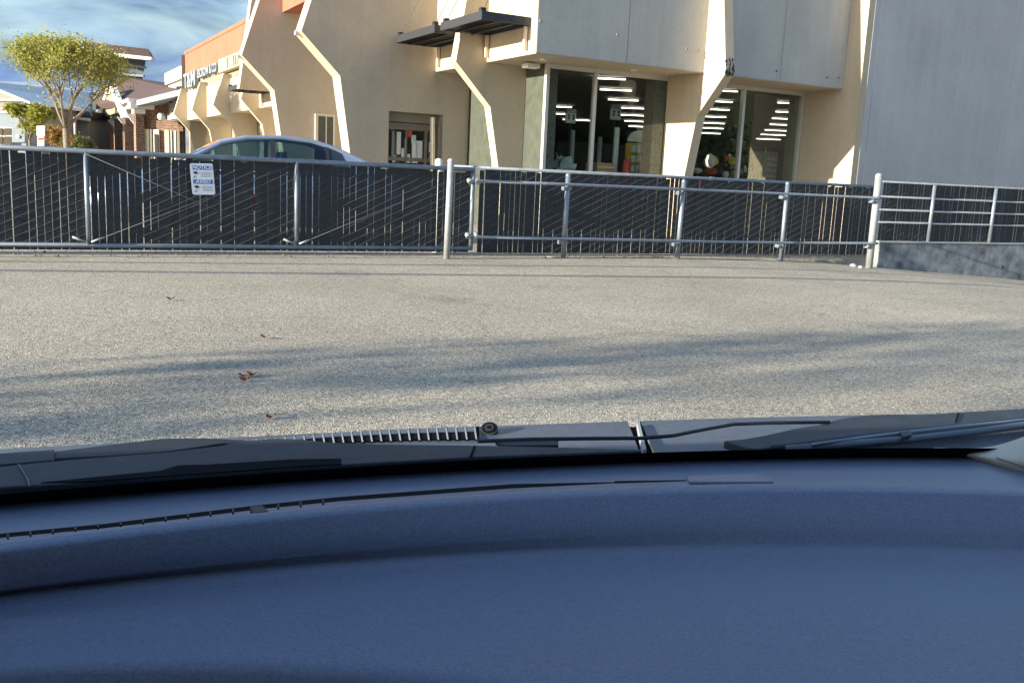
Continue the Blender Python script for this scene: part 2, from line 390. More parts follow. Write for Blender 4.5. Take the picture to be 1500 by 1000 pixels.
# ================================================================= FENCES
def chain_fill(parent, s0, s1, z0, z1, frame, pitch, gap, seed, wires=True, off=0, backgap=0):
    rnd = random.Random(seed); mb = MB(); s = s0
    while s < s1:
        w = pitch-gap*rnd.choice((.25, .5, .8, 1.0, 1.2)); o = rnd.uniform(-.003, .003)
        lean = rnd.uniform(-.004, .004)
        h1 = z1-rnd.choice((0, 0, 0, .01, .03)); e = min(s+w, s1)
        base = [frame(s+lean, off+o, z0), frame(e+lean, off+o, z0), frame(e+lean, off+o-.004, z0), frame(s+lean, off+o-.004, z0)]
        mb.prism(base, frame(0, 0, h1)-frame(0, 0, z0)); s += pitch
    mb.build('slat_infill', M['slat'], parent)
    if wires:
        mb = MB(); r = .0023; dv = .105; sl = .47
        z = z0-(s1-s0)*sl
        while z < z1+.1:
            # line from (s0,z) rising, clipped
            a = max(s0, s0+(z0-z)/sl); b = min(s1, s0+(z1-z)/sl)
            if b > a+.02:
                k = max(2, int((b-a)/.30)); pts = []
                for i in range(k+1):
                    q = a+(b-a)*i/k; pts.append(frame(q, off+.010+.003*(i % 2), z+(q-s0)*sl+.004*((i % 2)*2-1)))
                mb.tube(pts, r, 4, False)
            z += dv
        z = z1+(s1-s0)*sl
        while z > z0-.1:
            a = max(s0, s0+(z-z1)/sl); b = min(s1, s0+(z-z0)/sl)
            if b > a+.02: mb.tube([frame(a, off-.012, z-(a-s0)*sl), frame(b, off-.012, z-(b-s0)*sl)], r, 4, False)
            z -= dv
        # barbs tied over the top and below the bottom
        s = s0
        while s < s1:
            mb.tube([frame(s, off+.012, z1-.02), frame(s+.02, off, z1+.045)], .0028, 4, False)
            mb.tube([frame(s+.04, off+.010, z0+.02), frame(s+.045, off, z0-.045)], .0028, 4, False)
            s += pitch*2
        mb.build('chain_link_mesh', M['wire'], parent)
def S_at(x, y, z=None, o=0):       # s along the fence for a pixel
    p = onv(x, y, FP+FN*o, FN); q = p-FP; return q.dot(FD), p.z
mb = MB(); rnd = random.Random(12)
for i in range(200):
    s_ = rnd.uniform(-8, 3.1); o_ = rnd.gauss(.22, .16); r_p = rnd.uniform(.004, .014); c_ = FF(s_, max(-.1, o_), .006)
    mb.tube([c_, c_+Z3*r_p*.9, c_+Z3*r_p*1.3], [r_p*1.2, r_p, r_p*.4], 5)
pb = mb.build('gravel', bpy.data.materials['dirt'], None); pb['kind'] = 'stuff'; pb['label'] = 'loose grit along the foot of the fence'; pb['category'] = 'gravel'
# rolling gate, left
gate = thing('rolling_gate', FF(-3, 0, 0), 'long galvanised rolling gate filled with black slats, carrying the notice sign', 'gate')
s127 = S_at(128, 300)[0]; s433 = S_at(434, 300)[0]; s692 = S_at(691.5, 300)[0]
topz = 1.205; botz = .10
gl = -8.6
for nm, z in (('top_rail', topz), ('bottom_rail', botz)):
    MB().tube([FF(gl, .02, z), FF(s692, .02, z)], .03, 12).build(nm, M['galv'], gate, True)
posts = [2*s127-s433, s127, s433]
for s in posts: MB().tube([FF(s, .022, botz), FF(s, .022, topz)], .027, 12).build('upright', M['galv'], gate, True)
u = MB().tube([FF(s692, .0, botz-.03), FF(s692, .0, topz+.06)], .032, 12).build('end_post', M['galv'], gate, True)
br = MB()
for i in range(4):
    a = [gl, s127, s433, s692][i-1] if i else None
sp = [2*s127-s433, s127, s433, s692]
for i in range(3):
    a, b = sp[i], sp[i+1]
    rods = [((a, botz+.03), (b, topz-.03))] if i == 2 else [((a, topz-.03), (b, botz+.03)), ((a, botz+.03), (b, topz-.03))]
    if i == 0: rods = [((a, topz-.03), (b, botz+.03))]
    for (p, q) in rods:
        o = MB().tube([FF(p[0], .055, p[1]), FF(q[0], .055, q[1])], .0036, 6)
        o.build('brace_rod', M['wire'], gate, True)
        for (e, f) in ((p, q), (q, p)):
            if e[1] < .5:
                d = (FF(f[0], 0, f[1])-FF(e[0], 0, e[1])).normalized(); st = FF(e[0], .055, e[1])+d*.03
                MB().tube([st, st+d*.16], .013, 8).build('turnbuckle', M['galvpale'], gate, True)
chain_fill(gate, gl, s692-.03, botz-.055, topz-.02, FF, .083, .0065, 3)
# slim strips of other colours seen through the gaps: red reflector plate fixed to the gate's back
rs, rz = S_at(361, 296)
MB().box(rs-.05, rs+.13, -.045, -.035, rz-.11, rz+.10, FF).build('red_reflector', M['red'], gate)
# notice sign
sg = S_at(280, 240)[0]; 
def signpt(u, v, d=0):      # u 0..1 across, v 0..1 down
    s0 = S_at(279, 262)[0]; s1_ = S_at(312.5, 262)[0]; t = -.05
    zt = S_at(296, 239.5)[1]; zb = S_at(298, 285)[1]
    s = s0+(s1_-s0)*u+(v-.5)*.028; z = zt+(zb-zt)*v+(u-.5)*(.008)
    return FF(s, .062+d, z)
ns = thing('notice_sign', signpt(.5, 1), 'white and blue NOTICE AVISO sign wired to the black slatted gate', 'sign')
mb = MB(); cor = []
for (cx, cy, a0) in ((.91, .06, 270), (.91, .94, 0), (.09, .94, 90), (.09, .06, 180)):
    for k in range(5):
        a = math.radians(a0+k*22.5); cor.append(signpt(cx+.09*math.cos(a), cy+.06*math.sin(a)))
mb.prism(cor, FN*.003); mb.build('sign_plate', M['signwhite'], ns)
for v0, v1, tx in ((.06, .20, 'NOTICE'), (.51, .65, 'AVISO')):
    MB().prism([signpt(.08, v0, .003), signpt(.92, v0, .003), signpt(.92, v1, .003), signpt(.08, v1, .003)], FN*.001).build('blue_band', M['blue'], ns)
    xd = signpt(1, .5)-signpt(0, .5); yd = signpt(.5, 0)-signpt(.5, 1)
    text_mesh(tx, .062, 'lettering', M['signwhite'], ns, signpt(.5, (v0+v1)/2, .0055), xd, yd, .001, .0016, shear=.25, xs=1.0)
for v0 in (.25, .70):
    MB().prism([signpt(*p, .003) for p in ((.10, v0+.02), (.26, v0), (.32, v0+.05), (.28, v0+.085), (.16, v0+.09))], FN*.0015).build('camera_symbol', M['ink'], ns)
    MB().prism([signpt(*p, .003) for p in ((.19, v0+.13), (.22, v0+.13), (.13, v0+.21), (.10, v0+.21))], FN*.0015).build('camera_symbol', M['ink'], ns)
    mb = MB()
    for r in range(4):
        u = .45; v = v0+.02+r*.045
        while u < .88:
            w = random.uniform(.02, .06); mb.prism([signpt(u, v, .003), signpt(u+w, v, .003), signpt(u+w, v+.022, .003), signpt(u, v+.022, .003)], FN*.0006); u += w+.016
    mb.build('fine_print', M['grey_ink'], ns)
# free posts in front of the fence
def post(px_b, px_t, r, label, m='galv', group='round steel posts in front of the fence', dome=True, off=None):
    b = onz(*px_b, 0); gzv = gz(b.x, b.y)
    for _ in range(6): b = onz(*px_b, gzv); gzv = gz(b.x, b.y)
    n = Vector((b.x-0, b.y, 0)).normalized(); t = onv(*px_t, b, n)
    top = Vector((b.x+(t.x-b.x), b.y+(t.y-b.y), t.z))
    o = thing('fence_post', b, label, 'post', group)
    MB().tube([b-Z3*.05, top], r, 16).build('pipe', M[m], o, True)
    MB().sphere(top+Z3*.0, r*1.08, 12, 8, (1, 1, .8)).build('cap', M[m], o, True)
    (r < .04) and MB().sphere(b+Z3*.004+FN*-.05-FD*.08, .10, 12, 6, (1.5, .8, .12)).build('concrete_footing', M['concrete'], o, True)
    return b, top, o
pA = post((654, 379), (660.5, 236), .043, 'tall pale round post standing alone in front of the gate', 'galvpale', None)
# mesh fence to the right of the gate
fence = thing('chain_link_fence', FF(3, 0, 0), 'black slatted chain link fence in front of the shop windows, between gate and corner post', 'fence')
s0 = .10; s1 = S_at(1284, 300)[0]
ztop = 1.235
MB().tube([FF(-.35, -.05, ztop), FF(s1, -.05, ztop)], .024, 12).build('top_rail', M['galv'], fence, True)
chain_fill(fence, s0, s1, .03, ztop-.005, lambda s, o, z: FF(s, o-.05, z), .0815, .0095, 5)
# guide rail frame in front
rail = thing('guide_rail_frame', FF(3, .35, 0), 'pair of long steel pipes clamped to posts in front of the slatted fence', 'railing')
b2, t2, _ = post((825, 378), (832.5, 257), .036, 'slim post with two clamps, first one right of the gate end', 'galv')
b3, t3, _ = post((992, 379), (1002, 266), .036, 'slim post holding the pipes, middle one in front of the slatted fence', 'galv')
b4, t4, _ = post((1143.5, 381.6), (1154, 269), .036, 'slim post holding the pipes in front of the right shop window', 'galv')
b5, t5, _ = post((1273, 389), (1287.5, 258), .058, 'thick corner post where the fence meets the concrete wall', 'galvpale', None)
pb_ = [(b2, t2), (b3, t3), (b4, t4), (b5, t5)]
def railrow(pix, ends):
    out = []
    for (bx, tp), (x, y) in zip(pb_, pix):
        c = bx.lerp(tp, .5); o_ = (c-FP).dot(FN)+(.062 if bx is not b5 else .082); p = onv(x, y, FP+FN*o_, FN)
        out.append(p)
    d0 = (out[0]-out[1]).normalized(); d1 = (out[-1]-out[-2]).normalized()
    return [onv(*ends[0], out[0], FN)]+out+[out[-1]+d1*.10]
rows_ = [railrow(((833, 270.3), (1001, 277.3), (1152, 284), (1284, 289.8)), ((697, 265.2),)),
         railrow(((827, 349.6), (994, 353), (1146, 355.5), (1277, 356.3)), ((697, 347),))]
for r_w in rows_: MB().tube(r_w, .021, 12).build('pipe', M['galv'], rail, True)
for r_w in rows_:
    for p in r_w[1:-1]:
        q = p-FP; so_ = q.dot(FD); o_ = q.dot(FN); zr = p.z-.055
        mb = MB(); mb.prism([FF(so_-.05, o_-.03, zr-.03), FF(so_+.06, o_-.03, zr-.03), FF(so_+.06, o_-.03, zr+.022), FF(so_-.05, o_-.03, zr+.022)], -FN*.09)
        for k in (-.035, .045): mb.tube([FF(so_+k, o_-.01, zr), FF(so_+k, o_-.10, zr)], .017, 8)
        mb.build('clamp', M['galv'], rail, 'auto')
# hinge hardware and cans on the gate end post
for z in (1.04, .28):
    mb = MB(); a = math.pi
    for k in (-.07, .06): mb.tube([FF(s692+k, .02, z+.02), FF(s692+k, .075, z-.02)], .035, 12)
    mb.box(s692-.10, s692+.09, .03, .05, z-.012, z+.012, FF)
    mb.build('roller', M['galvpale'], gate, 'auto')
# right fence on retaining wall
wall = thing('retaining_wall', FF(9, 0, 0), 'low stained concrete wall at the right edge of the lot', 'wall')
mb = MB(); mb.box(s1+.10, 24, -.18, .075, -1.2, .26, FF); mb.build('wall_body', M['stained'], wall, bevel=.012)
mb = MB(); mb.box(s1+.12, 23.9, -.10, .085, .262, .285, FF); mb.build('wall_cap', M['palecon'], wall)
hx = S_at(1463, 395)[0]
MB().box(hx-.02, hx+.02, .0745, .078, -.22, -.15, FF).build('weep_hole', M['dark'], wall)
rf = thing('chain_link_fence', FF(9, 0, .285), 'slatted fence with four horizontal pipes on top of the concrete wall', 'fence')
zb = .31
tz = 1.33
for z in (tz, 1.07, .84, .62):
    MB().tube([FF(s1+.05, .035, z), FF(23, .035, z-.0)], .018, 10).build('rail', M['galv'], rf, True)
pst = [S_at(1360, 320)[0], S_at(1450, 320)[0]]
dlt = pst[1]-pst[0]
for i in range(5):
    MB().tube([FF(pst[0]+i*dlt, .05, .27), FF(pst[0]+i*dlt, .05, tz-.02)], .034, 12).build('post', M['galv'], rf, True)
chain_fill(rf, s1+.12, 20, zb-.02, tz+.02, FF, .078, .0105, 9)
# bollard behind the gate end, and rubble
bb = onv(643, 233, FP-FN*.35, FN); bo = thing('bollard', Vector((bb.x, bb.y, 0)), 'pale painted bollard standing just behind the gate end', 'bollard')
MB().tube([Vector((bb.x, bb.y, 0)), Vector((bb.x, bb.y, bb.z-.03))], .055, 16).build('pipe', M['white'], bo, True)
MB().sphere(Vector((bb.x, bb.y, bb.z-.03)), .055, 14, 8, (1, 1, .7)).build('cap', M['white'], bo, True)
def rock(px, r, lab):
    c = onz(*px, 0); c.z = gz(c.x, c.y); mb = MB(); mb.sphere(c+Z3*r*.4, r, 9, 6, (1.3, 1, .7))
    for v in mb.v: v += Vector((noise.noise(v*9), noise.noise(v*9+Vector((5, 0, 0))), noise.noise(v*9+Vector((0, 7, 0)))))*r*.45
    tag(mb.build('concrete_chunk', M['stained'], None), lab, 'rubble', 'broken concrete chunks')
rock((1252, 381), .055, 'largest broken concrete chunk beside the thick corner post')
rock((1262, 384), .04, 'small broken concrete chunk touching the foot of the thick corner post')
0 and rock((1240, 381), .05, 'small concrete chunk left of the larger one by the corner post')
# dry leaves
for (x, y, lab) in ((250, 440, 'small dark dry leaf farthest out on the asphalt'), (388, 496, 'single dry leaf in the middle of the lot'), (357, 553, 'upper left leaf of the three lying together'),
                    (369, 551, 'right leaf of the three lying together'), (359, 559, 'nearest leaf of the three lying together'), (396, 614, 'orange brown leaf closest to the car')):
    c = onz(x, y, 0); mb = MB(); r = .022*(1+.3*random.random()); a0 = random.random()*6
    ring = []
    for k in range(9):
        a = a0+k*2*math.pi/9; rr = r*(.55 if k % 2 else 1.0); ring.append(c+Vector((math.cos(a)*rr*1.4, math.sin(a)*rr, .006+.022*abs(math.cos(a)))))
    ctr = c+Z3*.004
    for k in range(9): mb.prism([ctr, ring[k], ring[(k+1) % 9]], (0, 0, .002))
    tag(mb.build('dry_leaf', M['leafdry'], None), lab, 'leaf', 'dry leaves on the asphalt')
# ================================================================= MAIN BUILDING
bld = thing('store_building', BW(2, 1, 0), 'large cream stucco shop building with zigzag fins, hanging bays and tall shop windows', 'building')
ZS = 3.37; ZT = 6.6
small = [(.62, 0), (.12, 2.50), (-.68, 3.31), (-.46, 4.7), (-.19, 6.6)]
big = [(-1.72, 0), (-2.19, 3.08), (-3.03, 3.90), (-2.57, 5.3), (-2.14, 6.6)]
def finA(a, t, prof, back, z0=0, m='cream', holes=None, top=None):
    pts = [BW(a, b, z) for b, z in prof] + [BW(a, back, prof[-1][1]), BW(a, back, z0)]
    return MB().prism(pts, E1*t)
def finB(b, t, prof, back):
    pts = [BW(o, b, z) for o, z in prof] + [BW(back, b, prof[-1][1]), BW(back, b, 0)]
    return MB().prism(pts, E2*t)
def bay(a0, a1, b0, b1, m, z0=ZS, z1=ZT, name='bay'):
    return MB().box(a0, a1, b0, b1, z0, z1).build(name, M[m], bld)
# bays (upper walls)
G = .003
FT = .26
bay(G, 1.98-G, G, 2.018, 'cream'); 
# the B side of the corner bay has its cool shade put into the colour: thin stucco skins stand 6 mm proud, seams between them
def skin(b0, b1, a=-.006, z0=ZS, z1=ZT, m='shadegrey'):
    MB().box(a, a+.006-G/2, b0, b1, z0+.002, z1).build('stucco_panel', M[m], bld)
skin(.012, 2.012); skin(2.030, 3.925)
bay(G, 4.5, 2.024, 3.93-G, 'shadegrey'); bay(1.98+FT+G, 4.51-G, G, 2.018, 'cream')
bay(G, 4.51-G, 3.93+.22+G, 6.02, 'shadegrey'); bay(G, 4.51-G, 6.026, 7.93, 'shadegrey')
skin(4.16, 6.018); skin(6.036, 7.925)
bay(4.52, 12, 4.0, 30, 'shadegrey'); MB().box(12.01, 40, 4.0, 30, ZS, 4.4).build('roof_deck', M['shadegrey'], bld); bay(4.51+.5, 10.4, 1.31, 3.99, 'shadegrey', z0=5.2)
# soffit skins
def soff(a0, a1, b0, b1, z=ZS): MB().box(a0, a1, b0, b1, z-.012, z-.002).build('soffit', M['soffit'], bld)
soff(.01, 1.97, .01, .90); soff(.01, 1.14, .90, 3.92); soff(2.25, 4.5, .01, .84); soff(.01, 1.14, 4.16, 7.92)
# fins
finA(1.98, FT, small, .92).build('fin', M['cream'], bld)
finA(4.51, .45, big, 0, m='cream')
def wall_with_hole(a, t, prof, back, hb0, hb1, hz):
    """fin wall with a door opening: left part, lintel, right part"""
    mb = MB()
    def bz(z):
        for (b0, z0), (b1, z1) in zip(prof, prof[1:]):
            if z0 <= z <= z1: return b0+(b1-b0)*(z-z0)/(z1-z0)
    low = [(b, z) for b, z in prof if z < hz]+[(bz(hz), hz)]; up = [(bz(hz), hz)]+[(b, z) for b, z in prof if z > hz]
    mb.prism([BW(a, b, z) for b, z in low]+[BW(a, hb0, hz), BW(a, hb0, 0)], E1*t)
    mb.prism([BW(a, hb1, 0), BW(a, hb1, hz), BW(a, back, hz), BW(a, back, 0)], E1*t)
    mb.prism([BW(a, b, z) for b, z in up]+[BW(a, back, prof[-1][1]), BW(a, back, hz)], E1*t)
    return mb
wall_with_hole(4.51, .5, big, .86, -1.09, .24, 2.43).build('fin_wall', M['tan'], bld, fix=True)
# one fin paint split into lit and shaded tones: cream caps on the zigzag edges
def edgecap(a, t, prof, m='cream'):
    mb = MB()
    for (b0, z0), (b1, z1) in zip(prof, prof[1:]):
        mb.prism([BW(a, b0-.03, z0), BW(a, b1-.03, z1), BW(a, b1-.001, z1), BW(a, b0-.001, z0)], E1*t)
    return mb
edgecap(4.507, .507, big).build('lit_fin_edge', M['cream'], bld)
finA(10.0, .45, big, 1.4).build('fin_wall', M['tan'], bld)
edgecap(9.997, .456, big).build('lit_fin_edge', M['cream'], bld)
for a_ in (4.75, 10.2):
    MB().box(a_-.05, a_+.05, -3.13, -2.98, 3.84, 3.92).build('fin_lamp', M['alu'], bld)
finB(3.93, .22, [(.62, 0), (.10, 2.50), (-.68, 3.31), (-.46, 4.7), (-.19, 6.6)], 1.15).build('fin', M['cream'], bld)
MB().box(-.50, 1.15, 7.935, 8.12, 0, ZT).build('fin', M['cream'], bld)
# large plain wall at right
MB().box(-.505, -.3, 8.125, 8.30, -.0, ZT).build('pilaster', M['panel'], bld)
MB().box(-.506, .3, 8.312, 13.02, 0, ZT).build('plain_wall', M['panel'], bld)
MB().box(-.506, .3, 13.045, 26, 0, ZT).build('plain_wall', M['panel'], bld)
MB().box(-.503, -.30, 13.02, 13.045, 0, ZT).build('joint_strip', M['alu'], bld)
MB().box(-.49, .3, 8.3005, 8.3115, 0, ZT).build('joint_strip', M['dark'], bld)
MB().box(.31, 4.51, 7.94, 26, 3.4, 6.55).build('roof_deck', M['shadegrey'], bld)
# orange fascia between the large fins, recess behind
MB().box(4.51+.505, 9.99, -2.0, -.2, 5.08, ZT).build('fascia', M['orange'], bld)
MB().box(5.02, 9.99, 1.0, 1.3, 0, 5.2).build('recess_wall', M['tan'], bld)
MB().box(5.02, 9.99, -.19, .99, 5.10, ZT).build('recess_ceiling', M['tan'], bld)
# side window in second large wall
fr = MB(); 
for b0, b1 in ((-1.12, -1.04), (-.83, -.80), (-.62, -.57)): fr.box(9.93, 9.995, b0, b1, .3, 2.5)
fr.box(9.93, 9.995, -1.12, -.57, 2.5, 2.56)
wf = fr.build('window', M['alu'], bld); MB().box(9.95, 9.985, -1.04, -.62, .3, 2.5).build('pane', M['greenglass'], wf)
# entrance in the first large wall
df = MB()
a_ = 4.80
for b0, b1 in ((-1.05, -.97), (-.10, -.03), (.17, .235)): df.box(a_, a_+.08, b0, b1, 0, 2.2)
df.box(a_, a_+.08, -.97, -.10, 2.05, 2.2); df.box(a_, a_+.08, -.03, .17, 2.05, 2.2); df.box(a_, a_+.08, -.97, .17, .88 if 0 else .0, .1)
df.box(a_+.01, a_+.06, -.97, .17, 1.36, 1.44)
df.box(a_+.01, a_+.06, -.56, -.52, .1, 2.05)
entr = df.build('entrance', M['brown'], bld)
MB().box(a_-.02, a_+.12, -1.085, .235, 2.22, 2.42).build('transom', M['beige'], entr)
MB().box(a_+.03, a_+.04, -.97, .17, .1, 2.05).build('pane', M['glass'], entr)
MB().prism([BW(4.50, .02, 0), BW(4.50, .10, 0), BW(4.50, .01, 2.36), BW(4.50, -.05, 2.36)], E1*.12).build('leaning_jamb', M['cream_box'], entr)
for b_, z_, w, h, m in ((-.72, 1.75, .10, .5, 'white'), (-.45, 1.98, .10, .16, 'red'), (-.32, 1.55, .15, .45, 'white'), (-.62, 1.52, .06, .25, 'white'), (-.36, 1.86, .11, .18, 'pale'), (.07, 1.7, .09, .22, 'signwhite'), (.09, 1.45, .08, .16, 'pale'), (-.83, 1.40, .07, .17, 'signwhite'), (-.47, 1.42, .07, .2, 'signwhite'), (-.22, 1.62, .16, .42, 'white'), (-.55, 1.62, .05, .5, 'pale'), (-.86, 1.7, .06, .6, 'siding2')):
    MB().box(a_+.020, a_+.027, b_-w/2, b_+w/2, z_-h/2, z_+h/2).build('paper_notice', M[m], entr)
MB().box(6.3, 6.4, -1.3, .9, 0, 2.6).box(5.015, 6.29, -1.3, -1.2, 0, 2.6).box(5.015, 6.29, .6, .7, 0, 2.6).box(5.015, 6.4, -1.3, .9, 2.61, 2.7).build('vestibule', M['siding2'], entr)
# recess glazing between large fin and corner fin (faces left)
MB().box(4.4, 2.30, .86, .90, 0, ZS-.02).build('side_glazing', M['greenglass'], bld)
MB().box(3.05, 3.13, .80, .86, 0, ZS-.02).build('mullion', M['alu'], bld)
MB().box(2.25, 1.18, .93, .96, 0, ZS-.02).build('side_glazing', M['greenglass'], bld)
# shop windows
def shopwin(b0, b1, mulls, lab=None):
    mb = MB()
    for b in mulls: mb.box(1.09, 1.19, b-.035, b+.035, 0, ZS-.015)
    mb.box(1.10, 1.18, b0, b1, ZS-.10, ZS-.015); mb.box(1.10, 1.18, b0, b1, 0.0, .10)
    f = mb.build('window', M['alu'], bld); MB().box(1.135, 1.145, b0, b1, .1, ZS-.10).build('pane', M['glass'], f)
shopwin(.94, 3.92, (.93, 2.07)); shopwin(4.16, 7.92, (6.08, 7.88)) 
MB().box(1.16, 1.5, 3.62, 3.92, 0, ZS-.02).build('speckled_pillar', mat('speckled_stone', (.16, .15, .13), .8, 0, 30, .6), bld)
MB().box(1.20, 1.4, 7.74, 7.92, 0, ZS-.02).build('speckled_pillar', bpy.data.materials['speckled_stone'], bld)
MB().box(1.3, 1.6, 1.0, 1.28, 0, ZS-.02).build('speckled_pillar', bpy.data.materials['speckled_stone'], bld)
# interior shell
MB().box(1.2, 40, .99, 30, -.1, .02).build('shop_floor', M['rfloor'], bld)
MB().box(1.2, 40, .99, 30, 3.30, 3.34).build('shop_ceiling', M['ceil'], bld)
MB().box(39.8, 40, .99, 30, .02, 3.3).build('back_wall', M['room'], bld)
MB().box(1.2, 39.8, 29.8, 30, .02, 3.3).build('back_wall', M['room'], bld)
MB().box(5.05, 39.8, 1.31, 1.4, .02, 3.3).build('back_wall', M['room'], bld)
MB().box(6.5, 6.7, 4.5, 9.4, .02, 2.1).build('partition', M['room'], bld)
MB().box(14, 14.2, 6, 29, .02, 2.45).build('partition', M['room'], bld)
MB().box(6.5, 11, 1.5, 3.2, .02, 2.3).build('partition', M['room'], bld)
# ceiling lamps in diagonal rows
def lamp(a, b, ln=.8):
    c = BW(a, b, 3.24); d = (E2*.86-E1*.5).normalized(); n = Vector((d.y, -d.x, 0))*.038
    MB().prism([c-d*ln/2-n, c+d*ln/2-n, c+d*ln/2+n, c-d*ln/2+n], (0, 0, .02)).build('ceiling_light', M['lamp'], bld)
for a, b in ((1.61, 2.73), (3.55, 4.26), (5.67, 5.98), (7.78, 7.70), (10.15, 9.62), (12.55, 11.52), (15.08, 13.56),
             (9.43, 6.2), (12.08, 8.0), (14.29, 10.01),
             (2.52, 8.96), (4.65, 11.01), (6.66, 12.86), (8.81, 14.88), (11.38, 17.15), (13.74, 19.23), (16.58, 21.71),
             (1.59, 5.83), (3.79, 7.62), (5.85, 9.31), (8.18, 11.21), (10.6, 13.25), (12.91, 15.19), (15.8, 17.52)): lamp(a, b, .66+.025*a)
# spots, sconces, anchors
for a, b in ((.5, .45), (.55, 2.6)):
    MB().tube([BW(a, b, ZS-.014), BW(a, b, ZS-.05)], .07, 14).build('downlight', M['white'], bld, 'auto')
MB().box(1.1, 1.35, .45, .75, ZS-.13, ZS-.05).build('security_camera', M['white'], bld, bevel=.02)
for b, z in ((.06, 3.98), (1.76, 3.92), (3.45, 3.83), (3.74, 3.84), (5.9, 3.62), (7.4, 3.62), (7.75, 3.65)):
    MB().box(-.03, -.007, b-.018, b+.018, z-.07, z-.03).build('anchor_plate', M['beige'], bld)
# broken plaster where the fin bends
mb = MB()
for i in range(40):
    b = 3.93+random.uniform(.0, .22); z = 3.30+random.uniform(-.04, .30)*random.random()**.5; o = -.68+(z-3.31)*.16
    w = random.uniform(.006, .02); h = random.uniform(.02, .06)
    mb.prism([BW(o-.006, b-w, z), BW(o-.006, b, z+h), BW(o-.006, b+w, z-h*.2), BW(o-.006, b, z-h*.7)], E1*.03)
mb.build('broken_plaster', M['dark'], bld)
# awnings ------------------------------------------------
def awning(a0, a1, b0, b1, z, cab=None):
    mb = MB()
    mb.box(a0, a1, b0, b0+.04, z, z+.15); mb.box(a0, a0+.04, b0+.04, b1, z+.002, z+.148); mb.box(a1-.04, a1, b0+.04, b1, z+.002, z+.148)
    mb.box(a0+.04, a1-.04, b1-.04, b1, z+.002, z+.148)
    f = mb.build('awning', M['awn'], bld)
    MB().box(a0+.04, a1-.04, b0+.04, b1-.04, z+.132, z+.145).build('shade_sheet', M['awn'], f)  # sheet added to stop sun falling through the louvres
    mb = MB(); n = int((a1-a0)/.115)
    for i in range(1, n):
        a = a0+(a1-a0)*i/n; mb.prism([BW(a-.015, b0+.04, z+.02), BW(a+.015, b0+.04, z+.02), BW(a+.045, b0+.04, z+.12), BW(a+.015, b0+.04, z+.12)], E2*(b1-b0-.08))
    for q in (.33, .66):
        b = b0+(b1-b0)*q; mb.box(a0+.04, a1-.04, b-.015, b+.015, z-.01, z+.02)
    mb.build('louvre', M['awn'], f)
    for a in (a0+.12, a1-.12):
        MB().tube([BW(a, b0+.06, z+.15), BW(a, b1-.03, z+1.9)], .009, 5).build('cable', M['wire'], f)
        MB().box(a-.05, a+.05, b0+.02, b0+.12, z+.14, z+.22).build('anchor', M['dark'], f)
        MB().box(a-.03, a+.03, b1-.07, b1-.012, z-.42, z+.0).build('bracket', M['cream_box'], f)
awning(.22, 2.02, -1.02, -.01, 3.86)
awning(2.3, 4.40, -1.02, -.01, 3.86)
awning(14.2, 18.3, -1.7, -.51, 3.55)
# long wing beyond -----------------------------------------
LB = -.5; A1 = 33.6
MB().box(10.46, A1, LB, 1.3, 3.10, 4.42).build('spandrel', M['cream'], bld)
MB().box(10.46, A1, LB+.05, 1.3, 4.421, 5.20).build('sign_band', M['beige'], bld)
MB().box(10.46, A1, LB-.03, 1.3, 5.201, 6.22).build('fascia', M['orange'], bld)
MB().box(10.46, A1+.03, LB-.06, 1.3, 6.221, 6.36).build('coping', M['orange'], bld)
MB().box(10.46, A1, .60, .9, 0, 3.10).build('lower_wall', M['tan'], bld)
MB().box(A1-.25, A1, LB+.1, .59, 0, 3.09).build('lower_wall', M['tan'], bld)
sm2 = [(b-.52, z*1.02) for b, z in [(.62, 0), (.12, 2.50), (-.62, 3.31), (-.25, 4.5)]]
for a in (18.8, 23.5, 28.4, 33.35):
    finA(a, .22, sm2, LB+.001 if 0 else .55).build('fin', M['cream'], bld)
MB().prism([BW(13.2, -2.42+.0, 3.3), BW(13.2, -2.0, 6.2), BW(13.2, -.55, 6.2), BW(13.2, -.55, 3.3)], E1*.35).build('fin', M['cream'], bld)
for a0 in (24.3, 26.2, 29.6, 31.2, 20.0):
    w = MB().box(a0, a0+1.2, .56, .599, .2, 2.7).build('window', M['alu'], bld); MB().box(a0+.08, a0+1.12, .545, .558, .3, 2.6).build('pane', M['dglass'], w)
for a0, z in ((22.5, 2.55), (21.3, 2.3)):
    MB().sphere(BW(a0, .5, z), .13, 10, 8, (.7, .7, 1.6)).build('wall_lamp', M['cream_box'], bld, True)
MB().box(16.6, 16.75, .52, .6, .1, 2.0).build('door_trim', M['alu'], bld)
# sign letters on the band (light channel letters)
xs = -E1; 
text_mesh('T&M', .95, 'sign_lettering', M['siding2'], bld, BW(31.6, LB-.10, 4.86), xs, Z3, .2, .02, xs=1.6)
text_mesh('ESCROW & CO', .48, 'sign_lettering', M['siding2'], bld, BW(27.4, LB-.10, 4.98), xs, Z3, .2, .012, xs=1.3)
MB().box(20.6, 24.8, LB-.20, LB+.045, 4.72, 5.22).build('faded_sign', mat('faded_sign', (.60, .46, .26), .8, 0, 2.5, .25), bld)
for a, w in ((23.0, .10), (21.9, .05), (21.6, .05), (21.2, .05)):
    MB().box(a-w, a+w, LB-.23, LB-.20, 4.78, 5.15).build('sign_mark', M['brown'], bld)
